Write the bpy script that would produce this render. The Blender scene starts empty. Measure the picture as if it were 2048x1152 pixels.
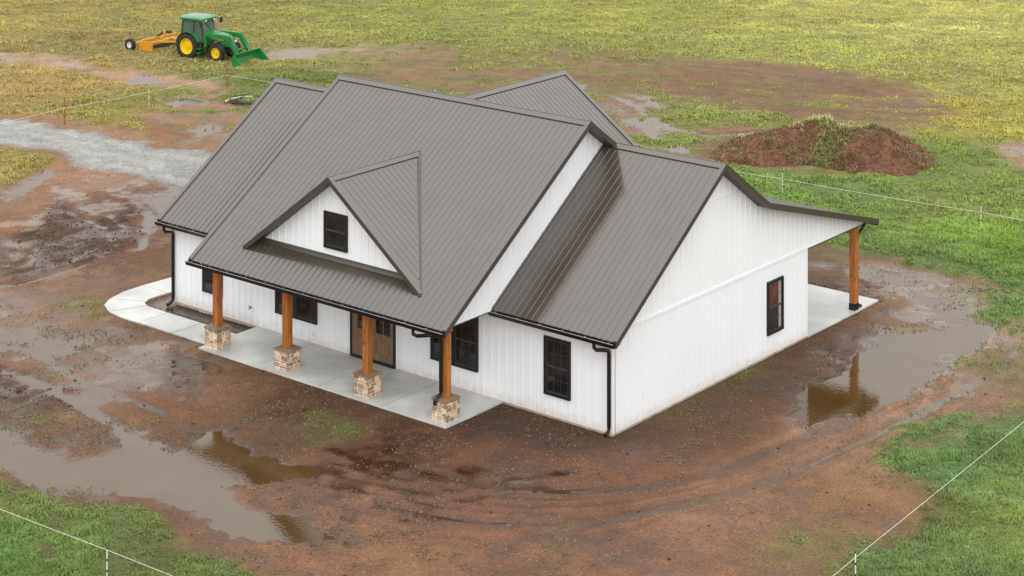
import bpy, bmesh, math, random
import numpy as np
from mathutils import Vector, Matrix
random.seed(7)
rng = np.random.default_rng(11)
SC = bpy.context.scene
COL = SC.collection

# ---------------------------------------------------------------- camera
CX, CY, CZ = 36.869, -50.092, 24.178
YAW, FPX, HOR = 0.6843, 4029.65, -699.25
cam = bpy.data.cameras.new('camera')
cam.sensor_width = 36.0
cam.lens = FPX / 2048 * 36
cam.shift_y = -(576 - HOR) / 2048
cam.clip_end = 4000
cam_o = bpy.data.objects.new('camera', cam)
cam_o.location = (CX, CY, CZ)
cam_o.rotation_euler = (math.pi / 2, 0, YAW)
COL.objects.link(cam_o)
SC.camera = cam_o

# ---------------------------------------------------------------- sky, sun, exposure
SUN_EL, SUN_AZ = math.radians(22), math.radians(136)      # azimuth clockwise from +Y
CLOUD = 26.5
world = bpy.data.worlds.new('World')
SC.world = world
world.use_nodes = True
wn, wl = world.node_tree.nodes, world.node_tree.links
wn.clear()
sky = wn.new('ShaderNodeTexSky')
sky.sky_type = 'NISHITA'
sky.sun_disc = False
sky.sun_elevation = SUN_EL
sky.sun_rotation = SUN_AZ
sky.air_density = 1.0
sky.dust_density = 5.0
sky.ozone_density = 1.0
hs = wn.new('ShaderNodeHueSaturation')
hs.inputs['Saturation'].default_value = 0.12
# overcast: cloud deck about three times brighter overhead than at the horizon, thinly tinted by the sky behind it
tcw = wn.new('ShaderNodeTexCoord')
sep = wn.new('ShaderNodeSeparateXYZ')
wl.new(tcw.outputs['Generated'], sep.inputs[0])
clz = wn.new('ShaderNodeMapRange')
clz.inputs[1].default_value = 0.0; clz.inputs[2].default_value = 1.0
clz.inputs[3].default_value = CLOUD / 2.4; clz.inputs[4].default_value = CLOUD
wl.new(sep.outputs['Z'], clz.inputs[0])
cn = wn.new('ShaderNodeTexNoise'); cn.inputs['Scale'].default_value = 2.2; cn.inputs['Detail'].default_value = 5
wl.new(tcw.outputs['Generated'], cn.inputs['Vector'])
cm = wn.new('ShaderNodeMapRange'); cm.inputs[1].default_value = .3; cm.inputs[2].default_value = .7; cm.inputs[3].default_value = .88; cm.inputs[4].default_value = 1.12
wl.new(cn.outputs['Fac'], cm.inputs[0])
mm = wn.new('ShaderNodeMath'); mm.operation = 'MULTIPLY'
wl.new(clz.outputs[0], mm.inputs[0]); wl.new(cm.outputs[0], mm.inputs[1])
cc = wn.new('ShaderNodeVectorMath'); cc.operation = 'SCALE'
cc.inputs[0].default_value = (1.0, 0.997, 0.99)
wl.new(mm.outputs[0], cc.inputs['Scale'])
mixw = wn.new('ShaderNodeMix'); mixw.data_type = 'RGBA'; mixw.inputs[0].default_value = 0.85
wl.new(hs.outputs[0], mixw.inputs[6]); wl.new(cc.outputs[0], mixw.inputs[7])
bg = wn.new('ShaderNodeBackground')
bg.inputs['Strength'].default_value = 0.1
wo = wn.new('ShaderNodeOutputWorld')
wl.new(mixw.outputs[2], bg.inputs['Color'])
wl.new(bg.outputs[0], wo.inputs['Surface'])
sun = bpy.data.lights.new('sun', 'SUN')
sun.energy = 1.3
sun.angle = math.radians(60)
sun.color = (1.0, 0.97, 0.92)
sun_o = bpy.data.objects.new('sun', sun)
sd = Vector((math.sin(SUN_AZ) * math.cos(SUN_EL), math.cos(SUN_AZ) * math.cos(SUN_EL), math.sin(SUN_EL)))
sun_o.rotation_euler = sd.to_track_quat('Z', 'Y').to_euler()
sun_o.location = (0, 0, 60)
COL.objects.link(sun_o)
SC.view_settings.view_transform = 'Standard'
SC.view_settings.look = 'None'
SC.view_settings.exposure = 0.1
SC.view_settings.gamma = 1.0

# ---------------------------------------------------------------- helpers: pixels of the photo <-> ground
CA, SA = math.cos(YAW), math.sin(YAW)
def ray(u, w):
    a = (u - 1024) / FPX; b = -(w - HOR) / FPX
    return Vector((a * CA - SA, a * SA + CA, b))
def at(u, w, z=-0.1):
    d = ray(u, w); t = (z - CZ) / d.z
    return Vector((CX, CY, CZ)) + d * t
def to_rf(x, y):
    dx, dy = x - CX, y - CY
    return dx * CA + dy * SA, -dx * SA + dy * CA
def from_rf(r, f):
    return CX + r * CA - f * SA, CY + r * SA + f * CA
def lin(c):
    c = np.asarray(c, float) / 255.0
    return np.where(c <= 0.04045, c / 12.92, ((c + 0.055) / 1.055) ** 2.4)
def sstep(x, a, b):
    t = np.clip((x - a) / (b - a), 0, 1); return t * t * (3 - 2 * t)

def _lat(ix, iy, seed):
    h = (ix * 374761393 + iy * 668265263 + seed * 974634617) & 0xFFFFFFFF
    h = ((h ^ (h >> 13)) * 1274126177) & 0xFFFFFFFF
    h = h ^ (h >> 16)
    return (h & 0xFFFFFF) / float(0xFFFFFF)
def vnoise(x, y, seed):
    xi = np.floor(x).astype(np.int64); yi = np.floor(y).astype(np.int64)
    fx = x - xi; fy = y - yi
    fx = fx * fx * (3 - 2 * fx); fy = fy * fy * (3 - 2 * fy)
    a = _lat(xi, yi, seed); b = _lat(xi + 1, yi, seed); c = _lat(xi, yi + 1, seed); d = _lat(xi + 1, yi + 1, seed)
    return (a * (1 - fx) + b * fx) * (1 - fy) + (c * (1 - fx) + d * fx) * fy
def fbm(x, y, scale, seed, octv=4, gain=0.5):
    s = 0; a = 1; n = 0; k = 1.0 / scale
    for o in range(octv):
        s = s + a * (vnoise(x * k + 17.3 * o, y * k - 9.1 * o, seed + o) * 2 - 1); n += a; a *= gain; k *= 2.03
    return s / n * 1.6

# ---------------------------------------------------------------- helpers: materials
def nodes_of(m):
    m.use_nodes = True
    return m.node_tree.nodes, m.node_tree.links, m.node_tree.nodes['Principled BSDF']
def mat(name, col, rough=0.5, metal=0.0, var=0.12, scale=6.0, bump=0.0, bscale=40.0, spec=0.5, ior=1.45, stretch=(1, 1, 1), rvar=0.1):
    m = bpy.data.materials.new(name)
    n, l, p = nodes_of(m)
    p.inputs['Metallic'].default_value = metal
    p.inputs['IOR'].default_value = ior
    p.inputs['Specular IOR Level'].default_value = spec
    tc = n.new('ShaderNodeTexCoord'); mp = n.new('ShaderNodeMapping'); mp.inputs['Scale'].default_value = stretch
    l.new(tc.outputs['Object'], mp.inputs['Vector'])
    nz = n.new('ShaderNodeTexNoise'); nz.inputs['Scale'].default_value = scale; nz.inputs['Detail'].default_value = 6
    l.new(mp.outputs[0], nz.inputs['Vector'])
    cr = n.new('ShaderNodeValToRGB')
    a = [max(0, c * (1 - var)) for c in col]; b = [min(1, c * (1 + var)) for c in col]
    cr.color_ramp.elements[0].position = 0.3; cr.color_ramp.elements[1].position = 0.7
    cr.color_ramp.elements[0].color = (*a, 1); cr.color_ramp.elements[1].color = (*b, 1)
    l.new(nz.outputs['Fac'], cr.inputs[0]); l.new(cr.outputs[0], p.inputs['Base Color'])
    mr = n.new('ShaderNodeMapRange'); mr.inputs[3].default_value = max(0.01, rough * (1 - rvar)); mr.inputs[4].default_value = min(1, rough * (1 + rvar))
    mr.inputs[1].default_value = 0.3; mr.inputs[2].default_value = 0.7
    l.new(nz.outputs['Fac'], mr.inputs[0]); l.new(mr.outputs[0], p.inputs['Roughness'])
    if bump:
        nb = n.new('ShaderNodeTexNoise'); nb.inputs['Scale'].default_value = bscale; nb.inputs['Detail'].default_value = 4
        l.new(mp.outputs[0], nb.inputs['Vector'])
        bp = n.new('ShaderNodeBump'); bp.inputs['Strength'].default_value = bump; bp.inputs['Distance'].default_value = 0.02
        l.new(nb.outputs['Fac'], bp.inputs['Height']); l.new(bp.outputs[0], p.inputs['Normal'])
    return m
def mat_attr(name, rough=0.8, bump=0.0, bscale=30, lo=0.75, hi=1.25, nscale=20, spec=0.3):
    """base colour from the mesh's own colour attribute, broken up by noise"""
    m = bpy.data.materials.new(name)
    n, l, p = nodes_of(m)
    p.inputs['Roughness'].default_value = rough; p.inputs['Specular IOR Level'].default_value = spec
    at_ = n.new('ShaderNodeAttribute'); at_.attribute_name = 'Col'
    tc = n.new('ShaderNodeTexCoord')
    nz = n.new('ShaderNodeTexNoise'); nz.inputs['Scale'].default_value = nscale; nz.inputs['Detail'].default_value = 6
    l.new(tc.outputs['Object'], nz.inputs['Vector'])
    mr = n.new('ShaderNodeMapRange'); mr.inputs[1].default_value = 0.3; mr.inputs[2].default_value = 0.7; mr.inputs[3].default_value = lo; mr.inputs[4].default_value = hi
    l.new(nz.outputs['Fac'], mr.inputs[0])
    mx = n.new('ShaderNodeVectorMath'); mx.operation = 'SCALE'
    l.new(at_.outputs['Color'], mx.inputs[0]); l.new(mr.outputs[0], mx.inputs['Scale'])
    l.new(mx.outputs[0], p.inputs['Base Color'])
    if bump:
        nb = n.new('ShaderNodeTexNoise'); nb.inputs['Scale'].default_value = bscale; nb.inputs['Detail'].default_value = 5
        l.new(tc.outputs['Object'], nb.inputs['Vector'])
        bp = n.new('ShaderNodeBump'); bp.inputs['Strength'].default_value = bump; bp.inputs['Distance'].default_value = 0.03
        l.new(nb.outputs['Fac'], bp.inputs['Height']); l.new(bp.outputs[0], p.inputs['Normal'])
    return m

# ---------------------------------------------------------------- helpers: meshes
class MB:
    def __init__(s): s.v = []; s.f = []; s.m = []; s.c = []; s.col = None; s.mi = 0
    def face(s, pts):
        b = len(s.v)
        for p in pts: s.v.append(tuple(p)); s.c.append(s.col)
        s.f.append(list(range(b, b + len(pts)))); s.m.append(s.mi)
    def poly(s, verts, faces):
        b = len(s.v)
        for p in verts: s.v.append(tuple(p)); s.c.append(s.col)
        for f in faces: s.f.append([b + i for i in f]); s.m.append(s.mi)
    def box(s, x0, x1, y0, y1, z0, z1):
        s.poly([(x0, y0, z0), (x1, y0, z0), (x1, y1, z0), (x0, y1, z0), (x0, y0, z1), (x1, y0, z1), (x1, y1, z1), (x0, y1, z1)],
               [(0, 3, 2, 1), (4, 5, 6, 7), (0, 1, 5, 4), (1, 2, 6, 5), (2, 3, 7, 6), (3, 0, 4, 7)])
    def prism(s, pts, vec):
        n = len(pts); vec = Vector(vec)
        a = [Vector(p) for p in pts]; b = [p + vec for p in a]
        s.poly(a + b, [tuple(range(n))[::-1], tuple(range(n, 2 * n))] + [(i, (i + 1) % n, n + (i + 1) % n, n + i) for i in range(n)])
    def bar(s, p0, p1, w, h, up=(0, 0, 1)):
        p0, p1 = Vector(p0), Vector(p1); d = (p1 - p0).normalized(); up = Vector(up)
        if abs(d.dot(up)) > .98: up = Vector((1, 0, 0))
        sd_ = d.cross(up).normalized() * w / 2; u = sd_.cross(d).normalized() * h / 2
        s.prism([p0 - sd_ - u, p0 + sd_ - u, p0 + sd_ + u, p0 - sd_ + u], p1 - p0)
    def tube(s, path, r, n=8, caps=True, taper=None):
        path = [Vector(p) for p in path]; rings = []
        for i, p in enumerate(path):
            a = path[max(0, i - 1)]; b = path[min(len(path) - 1, i + 1)]; d = (b - a).normalized()
            up = Vector((0, 0, 1)) if abs(d.z) < .95 else Vector((1, 0, 0))
            x = d.cross(up).normalized(); y = x.cross(d).normalized()
            rr = r if taper is None else taper[i]
            rings.append([p + (x * math.cos(2 * math.pi * k / n) + y * math.sin(2 * math.pi * k / n)) * rr for k in range(n)])
        V = [q for g in rings for q in g]; F = []
        for i in range(len(path) - 1):
            for k in range(n):
                F.append((i * n + k, i * n + (k + 1) % n, (i + 1) * n + (k + 1) % n, (i + 1) * n + k))
        if caps: F += [tuple(range(n))[::-1], tuple(range((len(path) - 1) * n, len(path) * n))]
        s.poly(V, F)
    def lathe(s, prof, axis_p, axis_d, n=24):
        """prof: list of (offset along axis, radius)"""
        d = Vector(axis_d).normalized(); up = Vector((0, 0, 1)) if abs(d.z) < .9 else Vector((1, 0, 0))
        x = d.cross(up).normalized(); y = x.cross(d).normalized(); o = Vector(axis_p)
        V = [o + d * a + (x * math.cos(2 * math.pi * k / n) + y * math.sin(2 * math.pi * k / n)) * r for a, r in prof for k in range(n)]
        F = [(i * n + k, i * n + (k + 1) % n, (i + 1) * n + (k + 1) % n, (i + 1) * n + k) for i in range(len(prof) - 1) for k in range(n)]
        s.poly(V, F)
    def build(s, name, mats, parent=None, smooth=False, bevel=0):
        me = bpy.data.meshes.new(name)
        me.from_pydata(s.v, [], s.f); me.update()
        if not isinstance(mats, (list, tuple)): mats = [mats]
        for m in mats: me.materials.append(m)
        me.polygons.foreach_set('material_index', s.m)
        if any(c is not None for c in s.c):
            ca = me.color_attributes.new('Col', 'FLOAT_COLOR', 'POINT')
            ca.data.foreach_set('color', np.array([(*(c if c is not None else (.5, .5, .5)), 1) for c in s.c], 'f').ravel())
        bm = bmesh.new(); bm.from_mesh(me); bmesh.ops.recalc_face_normals(bm, faces=bm.faces); bm.to_mesh(me); bm.free()
        if smooth:
            me.polygons.foreach_set('use_smooth', [True] * len(me.polygons))
            me.set_sharp_from_angle(angle=math.radians(40))
        o = bpy.data.objects.new(name, me); COL.objects.link(o)
        if parent is not None: o.parent = parent
        if bevel:
            b = o.modifiers.new('bevel', 'BEVEL'); b.width = bevel; b.segments = 2; b.limit_method = 'ANGLE'; b.angle_limit = math.radians(40)
        return o
def tag(o, label=None, cat=None, group=None, kind=None):
    if label: o['label'] = label
    if cat: o['category'] = cat
    if group: o['group'] = group
    if kind: o['kind'] = kind
    return o
def thing(name, label, cat, loc=(0, 0, 0), rz=0, group=None):
    o = bpy.data.objects.new(name, None); COL.objects.link(o); o.empty_display_size = .3
    o.location = loc; o.rotation_euler = (0, 0, rz)
    return tag(o, label, cat, group)
def fast_mesh(name, V, F, colors=None, mats=(), smooth=False):
    V = np.asarray(V, 'f'); F = np.asarray(F, np.int32); k = F.shape[1]
    me = bpy.data.meshes.new(name)
    me.vertices.add(len(V)); me.vertices.foreach_set('co', V.ravel())
    me.loops.add(F.size); me.loops.foreach_set('vertex_index', F.ravel())
    me.polygons.add(len(F)); me.polygons.foreach_set('loop_start', np.arange(0, F.size, k, dtype=np.int32))
    me.polygons.foreach_set('loop_total', np.full(len(F), k, np.int32))
    if colors is not None:
        ca = me.color_attributes.new('Col', 'FLOAT_COLOR', 'POINT')
        c4 = np.ones((len(V), 4), 'f'); c4[:, :3] = colors; ca.data.foreach_set('color', c4.ravel())
    for m in mats: me.materials.append(m)
    if smooth: me.polygons.foreach_set('use_smooth', np.ones(len(F), bool))
    me.update(calc_edges=True)
    o = bpy.data.objects.new(name, me); COL.objects.link(o)
    return o

# ================================================================ GROUND
ALB = 0.46                                  # photo value of a lit level surface -> albedo
WATER_Z = -0.135
GRASS_GAIN = 2.2
def pxpoly(pts):
    return np.array([at(u, w)[:2] for u, w in pts])
def sdist(poly, X, Y, margin=4.0):
    """signed distance in metres, positive inside, -margin far away"""
    out = np.full(X.shape, -margin)
    x0, y0 = poly.min(0) - margin; x1, y1 = poly.max(0) + margin
    k = np.where((X > x0) & (X < x1) & (Y > y0) & (Y < y1))[0]
    if len(k) == 0: return out
    px, py = X[k], Y[k]; d2 = np.full(len(k), 1e9); ins = np.zeros(len(k), bool)
    n = len(poly)
    for i in range(n):
        ax, ay = poly[i]; bx, by = poly[(i + 1) % n]
        ex, ey = bx - ax, by - ay
        t = np.clip(((px - ax) * ex + (py - ay) * ey) / (ex * ex + ey * ey + 1e-12), 0, 1)
        d2 = np.minimum(d2, (px - ax - t * ex) ** 2 + (py - ay - t * ey) ** 2)
        c = ((ay > py) != (by > py)) & (px < (bx - ax) * (py - ay) / (by - ay + 1e-12) + ax)
        ins ^= c
    d = np.sqrt(d2); out[k] = np.where(ins, d, -np.minimum(d, margin))
    return out
def ldist(line, X, Y, margin=2.5):
    out = np.full(X.shape, margin)
    x0, y0 = line.min(0) - margin; x1, y1 = line.max(0) + margin
    k = np.where((X > x0) & (X < x1) & (Y > y0) & (Y < y1))[0]
    if len(k) == 0: return out
    px, py = X[k], Y[k]; d2 = np.full(len(k), margin ** 2)
    for i in range(len(line) - 1):
        ax, ay = line[i]; bx, by = line[i + 1]; ex, ey = bx - ax, by - ay
        t = np.clip(((px - ax) * ex + (py - ay) * ey) / (ex * ex + ey * ey + 1e-12), 0, 1)
        d2 = np.minimum(d2, (px - ax - t * ex) ** 2 + (py - ay - t * ey) ** 2)
    out[k] = np.sqrt(d2); return out
def curve(pts, n=8):
    """Catmull-Rom through pixel points"""
    P = [np.array(p, float) for p in pts]; P = [2 * P[0] - P[1]] + P + [2 * P[-1] - P[-2]]; o = []
    for i in range(1, len(P) - 2):
        for k in range(n):
            t = k / n
            o.append(.5 * (2 * P[i] + (P[i + 1] - P[i - 1]) * t + (2 * P[i - 1] - 5 * P[i] + 4 * P[i + 1] - P[i + 2]) * t * t + (3 * P[i] - P[i - 1] - 3 * P[i + 1] + P[i + 2]) * t ** 3))
    o.append(P[-2]); return o

GRASS = [  # polygon, cover
 ([(-800,-350),(2900,-350),(2900,640),(2048,600),(1960,560),(1880,540),(1800,510),(1700,500),(1620,485),(1300,470),(1100,400),(700,300),(440,275),(280,262),(120,245),(0,235),(-800,200)], 1.0),
 ([(-500,900),(0,965),(60,985),(130,1010),(260,1040),(330,1075),(430,1110),(540,1150),(590,1230),(640,1500),(700,2600),(-900,2600),(-900,900)], 1.0),
 ([(2300,790),(2048,815),(1990,840),(1900,868),(1810,890),(1790,930),(1830,980),(1800,1010),(1770,1050),(1740,1100),(1700,1152),(1640,1500),(1560,2600),(3200,2600),(3000,760)], 1.0),
 ([(1840,562),(1960,575),(2150,600),(2150,640),(1980,640),(1900,600)], .8),
 ([(1980,655),(2150,645),(2150,700),(2020,690)], .55),
 ([(1890,700),(2150,690),(2150,800),(2000,800)], .3),
 ([(-500,280),(0,294),(60,302),(115,328),(60,362),(0,372),(-500,400)], 1.0),
 ([(1620,500),(1700,498),(1760,530),(1700,545),(1625,540)], .45),
 ([(655,850),(720,848),(722,866),(660,868)], .75),
 ([(150,610),(205,605),(210,625),(160,625)], .6),
 ([(30,845),(66,842),(66,856),(30,858)], .6),
 ([(1265,850),(1330,800),(1400,770),(1480,740),(1560,700),(1550,725),(1450,790),(1340,838)], .33),
 ([(1470,735),(1520,730),(1530,745),(1480,752)], .5),
 ([(1060,1090),(1130,1085),(1140,1130),(1080,1140)], .4),
 ([(1500,1080),(1660,1050),(1690,1100),(1560,1140),(1480,1130)], .4),
 ([(20,300),(20,310),(60,330)], .5),
 ([(1640,1080),(1720,1090),(1690,1152),(1620,1152)], .5),
]
BARE = [   # polygon, strength
 ([(650,92),(850,94),(1150,108),(1400,118),(1600,132),(1800,168),(1890,215),(1860,250),(1760,262),(1640,255),(1540,222),(1420,205),(1300,182),(1250,180),(1150,172),(1000,195),(850,180),(700,168)], .9),
 ([(1150,160),(1230,168),(1300,195),(1340,245),(1500,258),(1560,270),(1480,335),(1350,312),(1260,292),(1200,240)], .85),
 ([(-500,70),(0,100),(110,112),(220,135),(330,150),(420,165),(440,185),(330,178),(230,165),(120,142),(0,122),(-500,100)], .95),
 ([(300,205),(380,188),(470,205),(580,225),(580,320),(430,305),(330,285),(268,262),(280,225)], .9),
 ([(-400,205),(0,230),(120,240),(260,260),(430,266),(440,310),(0,270),(-400,240)], .8),
 ([(520,96),(600,92),(660,103),(640,121),(560,126),(520,116)], .95),
 ([(1985,290),(2150,275),(2150,355),(2010,338)], .95),
 ([(100,53),(160,51),(168,64),(110,67)], .75),
 ([(375,172),(450,165),(465,190),(390,196)], .6),
 ([(35,1045),(100,1028),(130,1060),(70,1085)], .85),
 ([(1690,975),(1790,960),(1850,1000),(1770,1060),(1690,1050)], .6),
 ([(1640,505),(1950,560),(1950,600),(1640,640)], .8),
 ([(1380,262),(1500,268),(1700,345),(1480,335)], .9),
 ([(1860,330),(1990,330),(2000,345),(1900,345)], .3),
]
PUD = [    # polygon, depth
 ([(-300,830),(0,850),(70,880),(170,905),(235,885),(205,842),(270,835),(320,878),(400,888),(440,852),(500,868),(560,900),(640,930),(650,955),(560,958),(505,968),(490,988),(540,1014),(620,1022),(690,1050),(730,1078),(640,1094),(520,1082),(420,1052),(300,1012),(180,988),(100,986),(0,945),(-300,900)], .075),
 ([(1560,840),(1605,775),(1680,722),(1730,695),(1770,668),(1850,655),(1930,630),(1985,640),(1960,690),(1910,725),(1850,772),(1760,815),(1680,852),(1600,876)], .075),
 ([(1760,560),(1850,542),(1960,568),(1965,620),(1880,650),(1800,600)], .03),
 ([(20,745),(130,772),(235,800),(200,832),(60,800)], .06),
 ([(-200,645),(60,655),(150,690),(100,725),(-200,700)], .045),
 ([(420,990),(500,985),(420,1000),(400,1000)], .02),
 ([(308,382),(352,368),(345,430),(292,474),(278,452)], .06),
 ([(18,372),(110,333),(132,345),(60,392),(8,402)], .055),
 ([(302,602),(346,588),(352,612),(320,624)], .06),
 ([(235,166),(285,150),(322,150),(344,166),(282,173)], .07),
 ([(322,208),(388,192),(425,206),(340,216)], .06),
 ([(375,262),(440,243),(445,262),(390,280)], .05),
 ([(1150,167),(1198,169),(1192,178),(1148,177)], .06),
 ([(1240,186),(1310,188),(1335,208),(1285,216)], .045),
 ([(1238,243),(1310,234),(1335,256),(1310,272),(1250,258)], .05),
 ([(1305,286),(1385,290),(1375,304),(1305,301)], .06),
 ([(1420,270),(1520,256),(1500,270),(1430,279)], .05),
 ([(525,100),(620,95),(655,106),(600,118),(540,120)], .05),
 ([(2000,296),(2150,280),(2150,320),(2020,308)], .06),
 ([(1640,545),(1700,520),(1850,525),(1900,550),(1780,572)], .035),
 ([(1735,612),(1785,600),(1778,628)], .055),
 ([(960,992),(1150,984),(1110,1014),(950,1012)], .02),
 ([(680,905),(860,930),(840,950),(690,930)], .008),
 ([(135,57),(156,56),(158,61),(137,62)], .06),
 ([(80,118),(130,120),(190,138),(120,135)], .045),
 ([(-100,112),(40,112),(90,120),(0,120)], .04),
 ([(205,468),(224,480),(216,497),(178,507),(176,498)], .06),
 ([(60,960),(90,960),(95,975),(60,972)], .05),
]
WETZONE = [([(-300,545),(150,600),(300,640),(430,705),(470,740),(400,820),(250,810),(0,830),(-300,830)], .021),
           ([(-100,380),(200,360),(330,340),(380,380),(330,500),(180,560),(-100,600)], .012),
           ([(1620,520),(1960,540),(1980,640),(1800,640),(1640,580)], .013),
           ([(1560,850),(1700,680),(2048,600),(2000,690),(1800,850),(1600,890)], .008),
           ([(620,890),(900,920),(1150,960),(1150,1030),(900,1040),(650,1000)], .012),
           ([(1200,190),(1350,200),(1400,310),(1250,290)], .02),
           ([(270,200),(470,200),(580,230),(560,300),(340,285)], .015)]
GRAVEL = [(-500,215),(0,247),(140,262),(280,287),(430,296),(480,330),(450,385),(370,378),(300,362),(200,333),(100,303),(0,291),(-500,300)]
CHURN = [([(96,405),(137,399),(175,440),(233,432),(255,405),(294,428),(296,470),(240,508),(125,545),(33,568),(20,550),(83,490),(50,472),(92,434)], 1.0),
         ([(-60,730),(30,740),(90,780),(120,820),(60,830),(-60,790)], .8),
         ([(1620,565),(1740,580),(1720,605),(1625,595)], .5)]
RUTS = [   # curve, half width m, depth
 ([(2000,640),(1880,740),(1740,820),(1560,900),(1380,960),(1180,985),(980,975),(800,935),(660,900)], .22, .032),
 ([(2040,700),(1900,800),(1720,880),(1560,950),(1360,1010),(1160,1045),(960,1045),(760,1010)], .22, .035),
 ([(1950,760),(1780,860),(1620,935),(1430,1000),(1250,1040),(1050,1075)], .2, .03),
 ([(1150,945),(1000,965),(860,985),(720,960),(600,930)], .2, .025),
 ([(900,910),(820,930),(740,925),(660,900)], .18, .025),
 ([(98,415),(135,424),(165,440),(205,455)], .22, .09), ([(219,430),(234,445),(244,466),(230,490)], .22, .09),
 ([(183,440),(208,459),(217,484),(183,499),(137,524),(25,552)], .24, .10), ([(240,488),(179,524),(83,556),(-40,580)], .22, .08),
 ([(92,480),(62,524)], .22, .07), ([(262,400),(292,424),(300,455),(280,500)], .2, .06), ([(-60,530),(40,528),(120,500)], .2, .05),
 ([(-60,735),(40,750),(130,800),(230,850)], .25, .06),
 ([(-60,690),(60,700),(160,760),(330,830)], .2, .03),
 ([(1180,120),(1400,135),(1650,165),(1850,220)], .3, .022),
 ([(900,160),(1100,165),(1250,200),(1330,250),(1430,275)], .3, .05),
 ([(760,120),(1000,128),(1250,150),(1500,190),(1750,235)], .3, .02),
 ([(1380,275),(1560,262)], .25, .06), ([(1400,285),(1580,266)], .25, .06),
 ([(0,300),(120,310),(260,345),(360,385),(330,460)], .25, .03),
]
MUDCOL = [(100,450,(128,88,62)),(160,480,(98,62,40)),(250,400,(105,68,45)),(60,640,(140,110,92)),(300,700,(128,98,78)),(150,760,(140,112,95)),
 (400,800,(120,84,60)),(600,830,(98,68,46)),(500,950,(125,90,70)),(750,870,(96,64,44)),(900,930,(104,70,50)),(700,1000,(128,92,74)),(1000,960,(112,76,56)),
 (1000,1060,(128,90,70)),(750,1110,(136,98,76)),(1250,950,(116,80,60)),(1400,850,(98,66,42)),(1500,760,(92,62,40)),(1600,720,(92,62,40)),(1450,1000,(138,102,82)),
 (1700,900,(146,110,90)),(1850,820,(146,112,90)),(1700,1030,(128,94,68)),(1780,980,(138,102,72)),(1980,720,(140,110,88)),(1720,600,(120,88,66)),(1850,600,(140,112,95)),
 (1660,580,(96,64,46)),(1150,860,(86,58,40)),(1000,830,(84,58,40)),(480,650,(88,66,44)),(400,630,(84,62,42)),(230,280,(150,118,90)),(200,360,(158,118,92)),(100,400,(140,104,78)),
 (360,240,(150,116,88)),(330,255,(132,92,62)),(60,115,(178,148,125)),(250,160,(176,146,120)),(900,140,(128,102,70)),(1200,140,(124,94,68)),(1500,180,(122,90,64)),(1700,210,(120,90,62)),
 (1300,260,(136,106,82)),(1430,300,(120,86,62)),(1300,300,(130,100,74)),(2050,310,(160,135,115)),(600,108,(160,145,115)),(80,1050,(112,72,46)),(320,590,(120,86,66)),(900,160,(130,100,74)),
 (20,700,(128,94,74)),(50,780,(96,66,46)),(250,620,(128,98,78)),(500,900,(96,66,40))]
GRSCOL = [(100,40,(170,155,80)),(250,40,(160,148,76)),(100,170,(178,152,84)),(60,330,(156,142,70)),(250,230,(152,142,62)),(200,90,(158,142,80)),(400,60,(150,140,70)),(520,190,(122,134,56)),(430,215,(130,140,60)),
 (700,40,(152,152,70)),(600,90,(150,146,72)),(1000,50,(154,156,74)),(1300,40,(158,158,74)),(1700,40,(180,174,88)),(2000,100,(174,172,84)),(1850,60,(184,180,98)),(1600,100,(168,170,76)),(1350,205,(142,148,66)),(1400,170,(140,140,70)),(1950,230,(168,158,66)),(1900,170,(170,164,76)),
 (1700,400,(122,146,66)),(1900,400,(132,146,62)),(1550,420,(122,152,60)),(2000,500,(120,152,50)),(1850,520,(116,136,66)),(1850,330,(132,148,60)),(1900,950,(104,134,70)),(2030,1050,(124,142,60)),(2000,980,(118,138,66)),(1800,1100,(106,126,66)),(1950,880,(112,136,72)),
 (100,1100,(106,128,58)),(20,1100,(100,128,58)),(300,1100,(108,118,60)),(30,1000,(112,122,60)),(1800,1000,(130,126,66)),(1950,600,(112,136,70)),(900,90,(140,140,64)),(40,260,(160,140,80)),(1300,870,(110,110,60))]
def idw(table, X, Y, p=2.2):
    P = np.array([at(a, b)[:2] for a, b, _ in table]); Cc = np.array([lin(c) for _, _, c in table])
    num = np.zeros((len(X), 3)); den = np.zeros(len(X))
    for (px, py), c in zip(P, Cc):
        w = ((X - px) ** 2 + (Y - py) ** 2 + .3) ** (-p); den += w; num += w[:, None] * c
    return num / den[:, None]

def graded(a, b, step, out_a, out_b, g=1.25):
    core = list(np.arange(a, b, step)); lo = []; x = a; s = step
    while x > out_a: s *= g; x -= s; lo.append(x)
    hi = []; x = core[-1]; s = step
    while x < out_b: s *= g; x += s; hi.append(x)
    return np.array(lo[::-1] + core + hi)
R_ = graded(-36, 36, .13, -900, 900)
F_ = np.concatenate([graded(46, 84, .12, -60, 84)[:-1], np.arange(84, 112, .17), graded(112, 146, .24, 112, 2500)])
F_ = np.unique(F_)
RR, FF = np.meshgrid(R_, F_, indexing='xy')
X, Y = from_rf(RR.ravel(), FF.ravel())
NX, NY = len(R_), len(F_)
far = np.maximum(np.abs(RR.ravel()) / 60, FF.ravel() / 170)
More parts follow.
